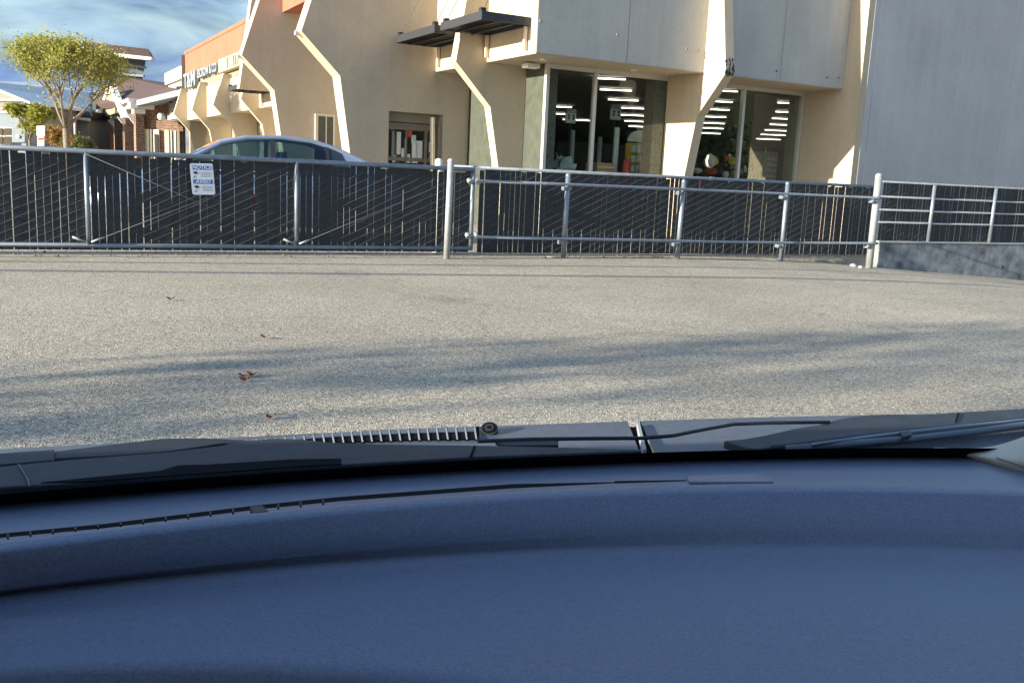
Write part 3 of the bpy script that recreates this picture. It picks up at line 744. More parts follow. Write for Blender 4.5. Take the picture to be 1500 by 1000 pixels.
# ================================================================= SHOP DISPLAYS (things inside)
def sp_(px, py, a): p = onv(px, py, BW(a, 0, 0), E1); q = p-C0; return q.dot(E2), p.z
def kiosk(px, a, pxw, ytop, ybot, lab):
    b, zt = sp_(px, ytop, a); _, zb_ = sp_(px, ybot, a); w = pxw/FPX*(17.5+a*.87)/.874/2
    o = thing('sign_stand', BW(a, b, .02), lab, 'sign stand', 'sign stands inside the shop')
    MB().tube([BW(a, b, .02), BW(a, b, zb_)], .035, 10).build('pole', M['dark'], o, True)
    MB().tube([BW(a, b, .02), BW(a, b, .06)], .22, 20).build('base', M['dark'], o, 'auto')
    MB().box(a-.03, a+.03, b-w, b+w, zb_, zt).build('sign_board', M['pale'], o, bevel=.02)
    MB().box(a-.035, a+.035, b-w*.9, b+w*.9, zt+.001, zt+.09).build('sign_header', M['siding2'], o)
    for k in (-.45, .45):
        mb = MB(); c = b+k*w; mb.box(a-.034, a-.031, c-.02, c+.02, zb_+.08, zb_+(zt-zb_)*.6)
        mb.sphere(BW(a-.034, c, zb_+(zt-zb_)*.75), .028, 8, 6); mb.build('figure_symbol', M['ink'], o)
kiosk(836, 2.6, 16, 166, 181, 'sign stand seen behind the left pane of the corner shop window')
kiosk(902, 2.6, 17, 160, 176, 'sign stand seen behind the right pane of the corner shop window')
for px, yt, a, lab in ((839, 192, 4.2, 'pale slim pillar behind the left sign stand'), (879, 202, 5.5, 'short pale pillar between the two sign stands'), (904, 188, 1.9, 'pale slim pillar beside the right sign stand')):
    b, zt = sp_(px, yt, a)
    tag(MB().tube([BW(a, b, .02), BW(a, b, zt), BW(a, b, zt+.02)], [.07, .06, .04], 10).build('display_pillar', M['pale'], None, True), lab, 'pillar', 'pale pillars inside the shop')
# yellow rack with half-round header
a = 1.75; b0, z0 = sp_(924, 246, a); b1, _ = sp_(956, 246, a); _, zt = sp_(940, 210, a); _, zh = sp_(940, 193, a)
rk = thing('display_rack', BW(a, (b0+b1)/2, .02), 'yellow merchandise rack with a white half round header in the corner window', 'display rack')
MB().box(a+.1, a+.25, b0, b1, .02, zt).build('back_panel', M['yellow'], rk)
bc = (b0+b1)/2-.02; rr = (b1-b0)/2*1.06; arc = [BW(a+.12, bc+rr*math.cos(t*math.pi/16), zt+.03+(zh-zt)*math.sin(t*math.pi/16)) for t in range(17)]
MB().prism(arc, E1*.03).build('header', M['white'], rk)
for r in range(7):
    z = zt-.02-r*.215
    MB().box(a-.02, a+.1, b0, b1, z-.20, z-.185).build('shelf', M['yellow'], rk)
    mb = MB(); n = 5
    for k in range(n):
        c = b0+(b1-b0)*(k+.5)/n; mb.box(a, a+.06, c-.035, c+.035, z-.18, z-.04)
    mb.build('package', M['pale'] if r % 2 else M['signwhite'], rk)
b, z = sp_(917, 243, 1.6); 
tag(MB().tube([BW(1.6, b, .02), BW(1.6, b, z+.05), BW(1.6, b, z+.16)], [.07, .08, .03], 10).build('red_bottle', M['red'], None, True), 'red upright object left of the yellow display rack', 'bottle')
b0, z1 = sp_(875, 238, 1.7); b1, z0_ = sp_(901, 250, 1.7)
bxk = thing('box_stack', BW(1.9, (b0+b1)/2, .02), 'brown cardboard boxes stacked behind the right pane of the corner window', 'boxes')
MB().box(1.7, 2.2, b0, b1, .02, z0_).build('lower_box', M['card'], bxk, bevel=.01); MB().box(1.72, 2.2, b0+.02, b1-.01, z0_+.003, z1).build('upper_box', M['card'], bxk, bevel=.01)
MB().box(1.715, 1.719, b0+.02, b1-.01, z1-.10, z1-.08).build('tape', M['cream_box'], bxk)
# bunched pale covers in left pane
b, z = sp_(824, 245, 1.9); mb = MB()
def blob(a, b, z, r, sc, seed, amp=.35):
    m_ = MB(); m_.sphere(BW(a, b, z), r, 22, 14, sc)
    for v in m_.v: v += Vector((noise.noise(v*7+Vector((seed, 0, 0))), noise.noise(v*7+Vector((0, seed, 0))), noise.noise(v*7+Vector((0, 0, seed)))))*r*amp
    return m_
tag(blob(1.9, b-.02, z-.1, .26, (1, .9, 1.3), 3, .7).build('covered_bundle', M['pale'], None, True), 'pale crumpled bundle low behind the left pane of the corner window', 'bundle')
b0, z = sp_(812, 247, 1.7); b1, _ = sp_(835, 247, 1.7)
tb = thing('wooden_table', BW(1.8, (b0+b1)/2, .02), 'low wooden table top behind the left pane of the corner window', 'table')
MB().box(1.6, 2.3, b0, b1, z-.05, z+.02).build('table_top', M['card'], tb)
for aa in (1.65, 2.25):
    for bb_ in (b0+.05, b1-.05): MB().box(aa-.025, aa+.025, bb_-.025, bb_+.025, .02, z-.05).build('leg', M['card'], tb)
# shop goods behind right window : shelves with coloured goods
items = [(1040, 236, .16, 'white', 'pale helmet shaped item', .9), (1047, 236, .10, 'yellow', 'yellow round item', .9), (1041, 251, .10, 'red', 'red packaged item', 1.6), (1022, 250, .09, 'white', 'white bag', 1.2), (1072, 237, .10, 'yellow', 'mustard coloured round item', 1.0), (1064, 232, .07, 'red', 'small red and white box', .9), (1063, 256, .08, 'white', 'white ball', 1), (1069, 228, .05, 'white', 'small white item', 1.0),
         (1092, 247, .09, 'pale', 'pale tall bag', .5), (1085, 250, .09, 'siding2', 'blue grey carton', .6), (1100, 252, .09, 'siding2', 'grey blue bag', .6), (1106, 243, .08, 'brown', 'brown sack', .7)]
for i, (px, py, r, m, nm, sx) in enumerate(items):
    a = 2.3+.1*(i % 4); b, z = sp_(px, py, a)
    tag(blob(a, b, z, r, (sx, sx, .8 if sx > 1 else 1.1), i, .25).build('shelf_goods', M[m], None, True), nm+' on the low shelf behind the right shop window, goods number one of its colour there' if 0 else nm+' on the low shelf behind the right shop window', 'goods', 'goods behind the right shop window')
b0, _ = sp_(1018, 250, 2.4); b1, _ = sp_(1112, 250, 2.4)
sh = thing('display_shelf', BW(2.4, (b0+b1)/2, .02), 'long dark shelf of small goods behind the right shop window', 'shelf')
MB().box(2.15, 2.8, b0, b1, .9, .94).build('shelf_board', M['dark'], sh)
MB().box(2.15, 2.8, b0, b1, .02, .06).build('base_board', M['dark'], sh)
for b in (b0, (b0+b1)/2, b1-.04): MB().box(2.2, 2.75, b, b+.04, .06, .9).build('side_panel', M['dark'], sh)
rnd = random.Random(4)
for mname in ('white', 'siding2', 'brown', 'pale', 'red'):
    mb = MB()
    for i in range(16):
        b = rnd.uniform(b0+.1, b1-.1); a = rnd.uniform(2.2, 2.7); w = rnd.uniform(.03, .08); h = rnd.uniform(.08, .40)
        mb.box(a-w, a+w, b-w, b+w, .945, .945+h)
    o = mb.build('small_goods', M[mname], sh); o['kind'] = 'stuff'
b0, z1 = sp_(1125, 190, 2.2); b1, _ = sp_(1143, 190, 2.2); _, zm = sp_(1134, 228, 2.2)
cb = thing('glass_cabinet', BW(2.3, (b0+b1)/2, .02), 'tall pale framed cabinet of small packets behind the right shop window', 'cabinet')
MB().box(2.2, 2.6, b0, b1, .02, 2.0).build('cabinet_body', M['siding2'], cb)
mb = MB()
for r in range(12):
    for k in range(6):
        z = .25+r*.14; b = b0+.03+(b1-b0-.06)*(k+.5)/6; mb.box(2.16, 2.195, b-.025, b+.018, z, z+rnd.uniform(.05, .11))
mb.build('packets', M['pale'], cb); MB().box(2.17, 2.19, b0-.05, b0-.02, .02, 2.1).build('frame', M['yellow'], cb)
# ================================================================= SEDAN
def sedan(base, fw, label):
    lf = Vector((-fw.y, fw.x, 0)); o = thing('parked_car', base, label, 'car')
    def P(x, y, z): return base + fw*x + lf*y + Z3*z
    # body : sections along the length (x, half width, sill z, belt z, top z)
    sec = [(-2.38, .55, .42, .80, .92), (-2.30, .74, .30, .92, 1.02), (-1.95, .84, .22, .98, 1.09), (-1.55, .88, .20, 1.0, 1.10), (-.8, .90, .20, .99, 1.06), (.2, .90, .20, .96, 1.03), (1.0, .89, .20, .93, 1.0), (1.45, .87, .20, .88, .97), (1.95, .82, .22, .76, .86), (2.25, .70, .28, .62, .72), (2.36, .5, .36, .52, .58)]
    rows = []
    for x, w, zs, zb, zt in sec:
        r = [P(x, -w*.80, zs), P(x, -w*.98, zs+.10), P(x, -w, (zs+zb)/2), P(x, -w*.97, zb-.05), P(x, -w*.92, zb), P(x, -w*.75, zt-.02), P(x, 0, zt+.01)]
        rows.append(r+[2*(base+fw*x+Z3*(q-base).z)-q + Z3*((q-base).z)*0 if False else base+fw*x - (q-(base+fw*x+Z3*(q-base).z))+Z3*(q-base).z for q in reversed(r[:-1])])
    b = MB(); b.grid(rows); b.face(rows[0]); b.face(list(reversed(rows[-1])))
    b.build('body', M['paint'], o, True, fix=True)
    rl = [(1.12, .70, 1.0), (.80, .66, 1.20), (.42, .60, 1.40), (.05, .585, 1.485), (-.45, .58, 1.515), (-.9, .575, 1.485), (-1.25, .58, 1.40), (-1.65, .62, 1.23), (-2.05, .68, 1.08)]
    def crown(i, m_, nm, sm=True):
        rows = []
        for j in i:
            x, w, z = rl[j]; rows.append([P(x+(.06*(1-(k/4)**2) if j < 3 else (-.05*(1-(k/4)**2) if j > 5 else 0)), w*k/4, z+.03*(1-(k/4)**2)) for k in range(-4, 5)])
        s_ = MB().grid(rows); q = s_.build(nm, m_, o, sm)
        md = q.modifiers.new('solid', 'SOLIDIFY'); md.thickness = .006 if 'screen' in nm else .02
        return q
    crown((2, 3, 4, 5, 6), M['paint'], 'roof'); crown((0, 1, 2), M['carglass'], 'windscreen'); crown((6, 7, 8), M['carglass'], 'rear_screen')
    for sd in (-1, 1):
        sh_ = .0
        def Q(x, z, off=0):     # point on the greenhouse side
            t = max(0, min(1, (z-.98)/.52)); return P(x, sd*((.86-.26*t)+off), z)
        # roof side rail and pillars
        top = [(1.12, 1.0), (.80, 1.20), (.42, 1.40), (.05, 1.485), (-.45, 1.515), (-.9, 1.485), (-1.25, 1.40), (-1.65, 1.23), (-2.05, 1.08)]
        mb = MB(); mb.tube([Q(x, z-.02) for x, z in top], .035, 8); mb.build('roof_rail', M['paint'], o, True)
        MB().prism([Q(-.28, 1.0, .004), Q(-.36, 1.0, .004), Q(-.34, 1.49, .004), Q(-.28, 1.50, .004)], lf*sd*.015).build('pillar', M['dark'], o)
        MB().prism([Q(-1.12, 1.02, .004), Q(-1.17, 1.02, .004), Q(-1.15, 1.42, .004), Q(-1.10, 1.43, .004)], lf*sd*.015).build('pillar', M['dark'], o)
        MB().prism([Q(-1.52, 1.02, .0), Q(-2.02, 1.04, .0), Q(-1.65, 1.21, .0), Q(-1.33, 1.35, 0)], lf*sd*.02).build('rear_pillar', M['paint'], o)
        MB().prism([Q(.98, 1.0), Q(.80, 1.15), Q(.42, 1.36), Q(.05, 1.45), Q(-.30, 1.475), Q(-.30, .99)], lf*sd*.006).build('side_window', M['carglass'], o)
        MB().prism([Q(-.36, .99), Q(-.34, 1.475), Q(-.9, 1.45), Q(-1.12, 1.40), Q(-1.12, 1.0)], lf*sd*.006).build('side_window', M['carglass'], o)
        MB().prism([Q(-1.17, 1.0), Q(-1.15, 1.38), Q(-1.33, 1.33), Q(-1.52, 1.02)], lf*sd*.006).build('side_window', M['dglass'], o)
        # chrome line
        MB().tube([Q(1.0, .99, .012), Q(-.3, .995, .012), Q(-1.55, 1.01, .012)], .008, 5).build('window_trim', M['alu'], o, True)
        mm = MB().sphere(P(.78, sd*1.0, 1.04), .10, 12, 8, (1, .7, .7)); mm.build('door_mirror', M['paint'], o, True)
        for wx in (1.42, -1.42):
            c = P(wx, sd*.80, .33); mb = MB(); mb.tube([c-lf*.11, c-lf*.10, c+lf*.10, c+lf*.11], [.29, .33, .33, .29], 24); w_ = mb.build('wheel', M['tyre'], o, True)
            MB().tube([c+lf*sd*.06, c+lf*sd*.115], [.21, .20], 20).build('rim', M['alu'], w_, 'auto')
        MB().sphere(P(2.14, sd*.62, .66), .12, 12, 8, (1, 1.1, .55)).build('headlight', M['white'], o, True)
        MB().sphere(P(-2.28, sd*.62, .86), .12, 12, 8, (.5, 1.2, .6)).build('tail_light', M['red'], o, True)
    for yy in (-.36, .36):
        MB().box(-.10, .10, yy-.22, yy+.22, .6, 1.12, lambda a, b_, z: P(a-.45, b_, z)).build('seat', M['dark'], o, bevel=.05)
        MB().box(-.05, .05, yy-.13, yy+.13, 1.13, 1.30, lambda a, b_, z: P(a-.5, b_, z)).build('head_restraint', M['dark'], o, bevel=.03)
    return o
_h = (-E2*.985+E1*.17).normalized()
cb_ = dep(398, 300, 14.9); cb_.z = 0
sdn = sedan(cb_+_h*.35, _h, 'silver blue sedan parked behind the slatted gate')
sdn.scale = (1, 1, 1.04)
# ================================================================= TREES
def tree(base, h, crown_r, trunk_r, lab, lm, nleaf, lsize, cname='tree', split=.3, seed=1, squash=.75, group=None, crown_c=.68, spread=1.0, cat='tree', n0=6, cut=0):
    rnd = random.Random(seed); o = thing(cname, base, lab, cat, group)
    tips = []; mb = MB()
    fork = base+Z3*h*split; mb.tube([base-Z3*.1, base+Z3*h*split*.5+Vector((.02, .01, 0)), fork], [trunk_r*1.25, trunk_r, trunk_r*.95], 10)
    ctr = base+Z3*h*crown_c; rz_ = h*(1-crown_c)
    def inside(p):
        d = p-ctr; return (d.x/crown_r)**2+(d.y/crown_r)**2+(d.z/rz_)**2
    def grow(p, d, r, ln, lev):
        pts = [p]; rs_ = [r]; q = p.copy(); dd = d.copy()
        for k in range(4):
            dd = (dd+Vector((rnd.uniform(-.16, .16), rnd.uniform(-.16, .16), rnd.uniform(-.05, .12)))).normalized(); q = q+dd*ln/4; pts.append(q.copy()); rs_.append(r*(1-.14*(k+1)))
            if lev >= 2 or k >= 2: tips.append((q.copy(), lev))
        mb.tube(pts, rs_, 6 if lev else 8)
        if lev < 3 and inside(q) < 1.1:
            for _ in range(3 if lev < 2 else 2):
                nd = (dd+Vector((rnd.uniform(-.7, .7), rnd.uniform(-.7, .7), rnd.uniform(-.15, .5)))*.9).normalized(); grow(q, nd, r*.58, ln*.72, lev+1)
    for k in range(n0):
        an = k*2*math.pi/n0+rnd.uniform(-.3, .3); sp2 = rnd.uniform(.35, .95)*spread
        grow(fork, Vector((math.cos(an)*sp2, math.sin(an)*sp2, 1)).normalized(), trunk_r*.5, h*(.30 if split < .35 else .24), 0)
    mb.build('trunk', M['bark'], o, True)
    lf = MB(); good = [t for t in tips if inside(t[0]) < 1.15]
    for i in range(nleaf):
        t, lev = rnd.choice(good)
        if cut and noise.noise(t*.9+Vector((0, 0, seed))) < -.22 and rnd.random() < .75: continue
        p = t+Vector((rnd.gauss(0, 1), rnd.gauss(0, 1), rnd.gauss(0, .7)))*crown_r*.105
        if noise.noise(p*1.6) < -.36: continue
        if cut and p.z < base.z+h*(cut+.10*noise.noise(p*.9)+rnd.gauss(0, .015)): continue
        a = Vector((rnd.gauss(0, 1), rnd.gauss(0, 1), rnd.gauss(0, .6))).normalized(); b = a.cross(Vector((rnd.gauss(0, 1), rnd.gauss(0, 1), rnd.gauss(0, 1)))).normalized()
        s = lsize*rnd.uniform(.6, 1.3); lf.face([p-a*s, p-b*s*.45, p+a*s, p+b*s*.45])
    lf.build('crown', M[lm], o)
    return o
tb_ = dep(97, 300, 35); tb_.z = 0
tree(tb_+Vector((.10, 0, 0)), 5.45, 2.2, .12, 'wide yellow green tree with open branches rising behind the left of the gate', 'leaf', 19000, .060, seed=5, split=.39, spread=1.05, crown_c=.64, n0=8, cut=.53)
p = dep(48, 300, 40); p.z = 0
tree(p, 3.15, 1.15, .06, 'small bright yellow green tree left of the wide tree', 'leafy', 3500, .09, seed=8, split=.55, crown_c=.78, cname='small_tree')
p = dep(86, 300, 42); p.z = 0
tree(p, 2.45, .75, .05, 'small orange leaved shrub behind the wide tree trunk', 'leafo', 1500, .085, seed=9, split=.3, crown_c=.6, cname='shrub', cat='shrub')
p = dep(113, 300, 44); p.z = 0
tree(p, 2.1, .9, .05, 'low green shrub between the wide tree trunk and the brick piers', 'leafg', 1700, .085, seed=10, split=.25, crown_c=.55, cname='shrub', cat='shrub')
# trees beyond the left frame edge whose long shadows cross the lot
def shadow_base(px, py, dist): g = onz(px, py, 0); q = g+SUN_AZ*dist; q.z = 0; return q
tree(shadow_base(280, 566, 17), 5.2, 1.2, .10, 'street tree beyond the left side of the lot, nearest one', 'leafg', 500, .10, seed=21, crown_c=.66, group='trees shading the lot from the left')
0 and tree(shadow_base(600, 497, 24), 6.5, 1.6, .13, 'street tree beyond the left side of the lot, slim second one', 'leafg', 800, .10, seed=22, crown_c=.7, group='trees shading the lot from the left')
tree(shadow_base(1330, 520, 26), 7.0, 2.1, .12, 'street tree beyond the left side of the lot, tallest one', 'leafg', 500, .10, seed=23, crown_c=.7, group='trees shading the lot from the left')
0 and tree(shadow_base(300, 412, 20), 5.0, 1.2, .12, 'street tree beyond the left side of the lot, farthest one', 'leafg', 600, .10, seed=24, crown_c=.7, group='trees shading the lot from the left')
# unseen cables, added to cast the thin shadow lines across the lot
def wire(p0, p1, h, r, lab):
    off_ = SUN_AZ*(h/math.tan(SUN_EL)); a = onz(*p0, 0); b = onz(*p1, 0); d = (b-a).normalized()
    A_ = a-d*14+off_+Z3*h; B_ = b+d*14+off_+Z3*h; n = 24
    tag(MB().tube([A_.lerp(B_, i/n)-Z3*.25*(1-(2*i/n-1)**2) for i in range(n+1)], r, 6).build('shadow_cable', M['rubber'], None, True), lab, 'cable', 'unseen cables added for their shadow lines')
wire((0, 393), (1150, 405), 4.2, .055, 'lower thick unseen cable added to cast a shadow line on the lot')
wire((0, 381), (1150, 391), 4.4, .045, 'upper thin unseen cable added to cast a second shadow line')
# unseen wood and rise to the right, added to darken the shop window reflections
mb = MB(); rnd = random.Random(3)
for i in range(16000):
    t = rnd.uniform(-75, 75); u_ = rnd.gauss(0, 2.5); c = Vector((62, -42, 0))+Vector((.53, .85, 0))*t+Vector((.85, -.53, 0))*u_
    z = rnd.uniform(.2, 1)**.8*(7.5+2.5*noise.noise(Vector((t*.12, 0, 0)))+1.5*noise.noise(Vector((t*.5, 3, 0)))); p = c+Z3*z
    a = Vector((rnd.gauss(0, 1), rnd.gauss(0, 1), rnd.gauss(0, .6))).normalized(); b = a.cross(Vector((rnd.gauss(0, 1), rnd.gauss(0, 1), rnd.gauss(0, 1)))).normalized(); q_ = rnd.uniform(.18, .45)
    mb.face([p-a*q_, p-b*q_*.6, p+a*q_, p+b*q_*.6])
hl = MB(); rr_ = []
for i in range(31):
    t = -130+i*260/30; c = Vector((80, -54, 0))+Vector((.53, .85, 0))*t; h = 17+4*noise.noise(Vector((t*.03, 1, 0)))
    rr_.append([c-Vector((.85, -.53, 0))*12, c-Vector((.85, -.53, 0))*3+Z3*h*.7, c+Z3*h, c+Vector((.85, -.53, 0))*20+Z3*h*.6, c+Vector((.85, -.53, 0))*40])
struct(hl.grid(rr_).build('added_hills', M['leafwood'], None, True))
wd = mb.build('wood', M['leafwood'], None); wd['kind'] = 'stuff'; wd['label'] = 'unseen dark green wood added to darken the shop window reflections'; wd['category'] = 'wood'
# ================================================================= BACKGROUND LEFT
def frameAt(px, D, ang):       # local frame : x along direction 'ang' (deg from +X), y away
    p = dep(px, 230, D); p.z = 0; xd = Vector((math.cos(math.radians(ang)), math.sin(math.radians(ang)), 0)); yd = Vector((-xd.y, xd.x, 0))
    return lambda x, y, z: p+xd*x+yd*y+Z3*z
# brick arcade beyond the end of the wing, piers in a line parallel to the long facade
AB = -2.1
ar = thing('brick_arcade', BW(50, AB, 0), 'brick piered shopping arcade with white eaves and a peaked gable behind the gate', 'building')
def ap(px, py, b=AB): return onv(px, py, BW(0, b, 0), E2)
pier_px = [127, 133, 145, 155.5, 168, 183, 197.5]
for i, px in enumerate(pier_px):
    a = (ap(px, 190)-C0).dot(E1); w = .32 if i < 6 else .45
    MB().box(a-w*.9, a+w*.9, AB, AB+.45, 0, 3.75).build('pier', M['brick'], ar)
    MB().box(a-w-.08, a+w+.08, AB-.08, AB+.5, 3.55, 3.80).build('pier_cap', M['white'], ar)
    MB().prism([BW(a-.10, AB-.05, 3.0), BW(a-.10, AB-.05, 3.5), BW(a-.10, AB-.42, 3.5)], E1*.2).build('bracket', M['white'], ar)
a0_, a1_ = 39.4, 75
MB().box(a0_, a1_, AB-.30, AB+.9, 3.81, 4.12).build('eave', M['white'], ar)
MB().box(a0_, a1_, AB-.42, AB+.2, 4.121, 4.30).build('gutter', M['white'], ar)
MB().box(a0_+.3, a1_, AB+2.2, AB+2.5, 0, 4.1).build('inner_wall', M['brick'], ar)
for a in (42, 47, 53, 60, 66):
    w = MB().box(a, a+3, AB+2.12, AB+2.195, .4, 3.2).build('window', M['alu'], ar); MB().box(a+.15, a+2.85, AB+2.09, AB+2.115, .5, 3.1).build('pane', M['dglass'], w)
# shaded link towards the wing: fascia, recessed brick wall, door panels
MB().prism([dep(200, 155, 50), dep(265, 139.5, 47), dep(265, 131, 47), dep(200, 147, 50)], (-.2, .5, 0)).build('link_fascia', M['siding2'], ar)
MB().prism([dep(200, 155, 50.2), dep(265, 139.5, 47.2), dep(266, 150, 53), dep(205, 163, 54)], (0, 0, .1)).build('link_soffit', M['siding'], ar)
def vp(px, D, z): p = dep(px, 200, D); return Vector((p.x, p.y, z))
MB().prism([vp(201, 52, 0), vp(268, 52, 0), vp(268, 52, 4.6), vp(201, 52, 4.0)], (0, .4, 0)).build('link_wall', M['brick'], ar)
for px, w, mt in ((214.5, 6.5, 'cream_box'), (221, 2.5, 'beige'), (228.5, 8, 'alu'), (244, 6, 'cream_box'), (250.5, 1.5, 'alu'), (256, 3, 'alu'), (261, 4, 'beige')):
    MB().prism([vp(px-w/2, 51.8, 0), vp(px+w/2, 51.8, 0), vp(px+w/2, 51.8, 2.75), vp(px-w/2, 51.8, 2.75)], (0, .15, 0)).build('door_panel', M[mt], ar)
    if w > 7: MB().prism([vp(px-w/2+1.5, 51.7, .2), vp(px+w/2-1.5, 51.7, .2), vp(px+w/2-1.5, 51.7, 2.5), vp(px-w/2+1.5, 51.7, 2.5)], (0, .05, 0)).build('door_glass', M['dglass'], ar)
MB().sphere(dep(236.5, 171, 51.4), .22, 10, 8).build('wall_lamp', M['white'], ar, True)
MB().prism([dep(140, 152, 62), dep(185, 151, 52), dep(200, 147, 50.6), dep(264, 131.5, 48), dep(264, 124, 62), dep(178, 112, 74), dep(150, 122, 74)], (0, .3, -.3)).build('roof', M['shingle'], ar)
GB = AB-.55
MB().prism([ap(141, 178, GB), ap(157, 123, GB), ap(162, 122.5, GB), ap(180.5, 172, GB), ap(177.5, 173, GB), ap(160.2, 129, GB), ap(158, 130, GB), ap(143.5, 179, GB)], E2*.3).build('gable_frame', M['white'], ar)
MB().prism([ap(142, 174, GB+.08), ap(148, 145, GB+.08), ap(164, 137, GB+.08), ap(168, 141, GB+.08), ap(168, 166, GB+.08), ap(160, 169, GB+.08)], E2*.25).build('gable_panel', mat('ochre_panel', (.42, .33, .19), .8, 0, 3, .1), ar)
c = ap(151.5, 158, GB+.07); MB().tube([c, c-E2*.06], .52, 7).build('emblem', M['dark'], ar)
c = ap(148.8, 153, GB+.07); MB().tube([c, c-E2*.06], .16, 8).build('emblem', M['dark'], ar)
for px in (157.3, 159.2, 161.1):
    MB().tube([ap(px, 139, GB+.12), ap(px, 128+abs(px-159.2), GB+.12)], .05, 5).build('gable_slat', M['white'], ar)
# grey box block with small sign, attached at the end of the wing
gb = thing('grey_shop_block', BW(36, 0, 0), 'grey shop block with a white cornice at the far end of the cream wing', 'building')
MB().box(33.7, 39.3, -.48, 3, 3.2, 5.1).build('wall', M['siding'], gb)
MB().box(33.7, 39.6, -.60, 3, 5.15, 5.75).build('cornice', M['white'], gb)
MB().box(33.66, 33.69, -.7, 1, 3.4, 6.2).build('end_board', M['siding'], gb)
MB().box(34.5, 39.0, -.60, -.49, 3.25, 3.6).build('ledge', M['siding2'], gb)
for a, m, r in ((38.2, 'dark', .33), (36.9, 'red', .26), (35.6, 'dark', .40), (34.8, 'dark', .36)):
    MB().tube([BW(a, -.62, 4.45), BW(a, -.49, 4.45)], r, 10).build('sign_emblem', M[m], gb, 'auto')
# tower
tw = thing('tower_building', dep(190, 230, 70).xy.to_3d(), 'tall building with dark blue glass and a sloping brown roof slab behind the trees', 'building')
def q(px, py, D=70): return dep(px, py, D)
MB().prism([q(164, 80), q(214, 87), q(209, 113), q(209, 135), q(164, 135)], (-1.7, 3, 0)).build('glass_wall', M['blueglass'], tw)
MB().prism([q(129, 134), q(166, 136), q(166, 172), q(127, 170)], (-.5, 8, 0)).build('glass_wall', M['blueglass'], tw)
for a, b in (((164, 94.5), (212.5, 100.5)), ((164, 96.5+13), (210, 113)), ((129, 137), (150, 138.5)), ((129, 163), (146, 164))):
    p0 = q(*a, 69.7); p1 = q(*b, 69.7); MB().prism([p0, p1, p1+Z3*.16, p0+Z3*.16], (0, .3, 0)).build('floor_band', M['siding2'], tw)
MB().prism([q(119, 61, 69), q(217, 72, 69), q(222, 84, 68), q(150, 76, 68), q(122, 73, 68)], (-.4, 1.6, -.1)).build('roof_slab', M['shingle'], tw)
MB().prism([q(122, 73, 67.9), q(150, 76, 67.9), q(222, 84, 67.9), q(221, 88.5, 67.9), q(150, 81, 67.9), q(123, 77, 67.9)], (0, .8, 0)).build('roof_edge', M['white'], tw)
MB().prism([q(118, 61, 68.9), q(120.5, 61, 68.9), q(124, 76, 67.8), q(121, 76, 67.8)], (0, .8, 0)).build('roof_edge', M['white'], tw)
MB().prism([q(129.5, 134, 69.5), q(132, 134, 69.5), q(131, 172, 69.5), q(128, 172, 69.5)], (0, .3, 0)).build('corner_trim', M['pale'], tw)
# grey houses far left
hs = thing('grey_house', dep(10, 230, 52).xy.to_3d(), 'grey sided house with white trimmed gable at the left edge', 'building')
def r_(px, py, D=52): return dep(px, py, D)
def low(p): return Vector((p.x, p.y, 0))
MB().prism([low(r_(-60, 200)), low(r_(37, 200)), r_(37, 149), r_(-8, 131), r_(-60, 140)], (0, 6, 0)).build('wall', M['siding'], hs)
MB().prism([r_(-10, 127, 51.7), r_(44, 149.5, 51.7), r_(43, 152.5, 51.7), r_(-10, 131, 51.7)], (0, 6.6, 0)).build('roof_edge', M['white'], hs)
for y0, y1 in ((145, 147.6), (158, 160), (162, 165.5)):
    MB().prism([r_(-60, y0, 51.9), r_(37, y0+1, 51.9), r_(37, y1+1, 51.9), r_(-60, y1, 51.9)], (0, .09, 0)).build('trim_band', M['white'], hs)
MB().prism([r_(-60, 166, 51.95), r_(37, 167, 51.95), low(r_(37, 200, 51.95)), low(r_(-60, 200, 51.95))], (0, .04, 0)).build('lower_siding', M['siding2'], hs)
w = MB().prism([r_(-5, 186, 51.8), r_(17, 187, 51.8), r_(17, 212, 51.8), r_(-5, 212, 51.8)], (0, .1, 0)).build('window', M['white'], hs)
for x0, x1, y0, y1 in ((-3, 3.5, 188, 197.5), (6, 16, 188, 197), (-3, 3.5, 200, 211), (6, 16, 200, 211)):
    MB().prism([r_(x0, y0, 51.7), r_(x1, y0, 51.7), r_(x1, y1, 51.7), r_(x0, y1, 51.7)], (0, .06, 0)).build('pane', M['dglass'], w)
bx = thing('utility_cabinet', low(dep(27, 230, 45)), 'grey metal utility cabinet standing in front of the grey house', 'cabinet')
MB().prism([dep(17, 186, 45), dep(37, 187, 45), dep(37, 209, 45), dep(17, 209, 45)], (0, 1, 0)).build('cabinet_body', M['siding2'], bx, bevel=.03)
c_ = dep(26.5, 200, 44.98); MB().tube([c_, c_-Vector((0, .04, 0))], .08, 8).build('badge', M['white'], bx)
h2 = thing('low_building', dep(80, 230, 60).xy.to_3d(), 'long low building with a slate blue roof behind the wide tree', 'building')
MB().prism([dep(-30, 118, 66), dep(60, 121, 66), dep(131, 135, 66), dep(131, 164, 58), dep(40, 151, 58), dep(-30, 138, 58)], (0, .4, -.3)).build('roof', M['slate'], h2)
MB().prism([dep(36, 151, 58.5), dep(130, 163, 58.5), dep(130, 174, 58.5), dep(36, 163, 58.5)], (0, 3, 0)).build('eave', M['dark'], h2)
MB().prism([dep(36, 163, 59), dep(130, 172, 59), low(dep(130, 200, 59)), low(dep(36, 200, 59))], (0, 3, 0)).build('wall', M['siding'], h2)
MB().prism([dep(90, 169, 58.4), dep(130, 173, 58.4), dep(130, 177.5, 58.4), dep(90, 173, 58.4)], (0, .3, 0)).build('trim_band', M['white'], h2)
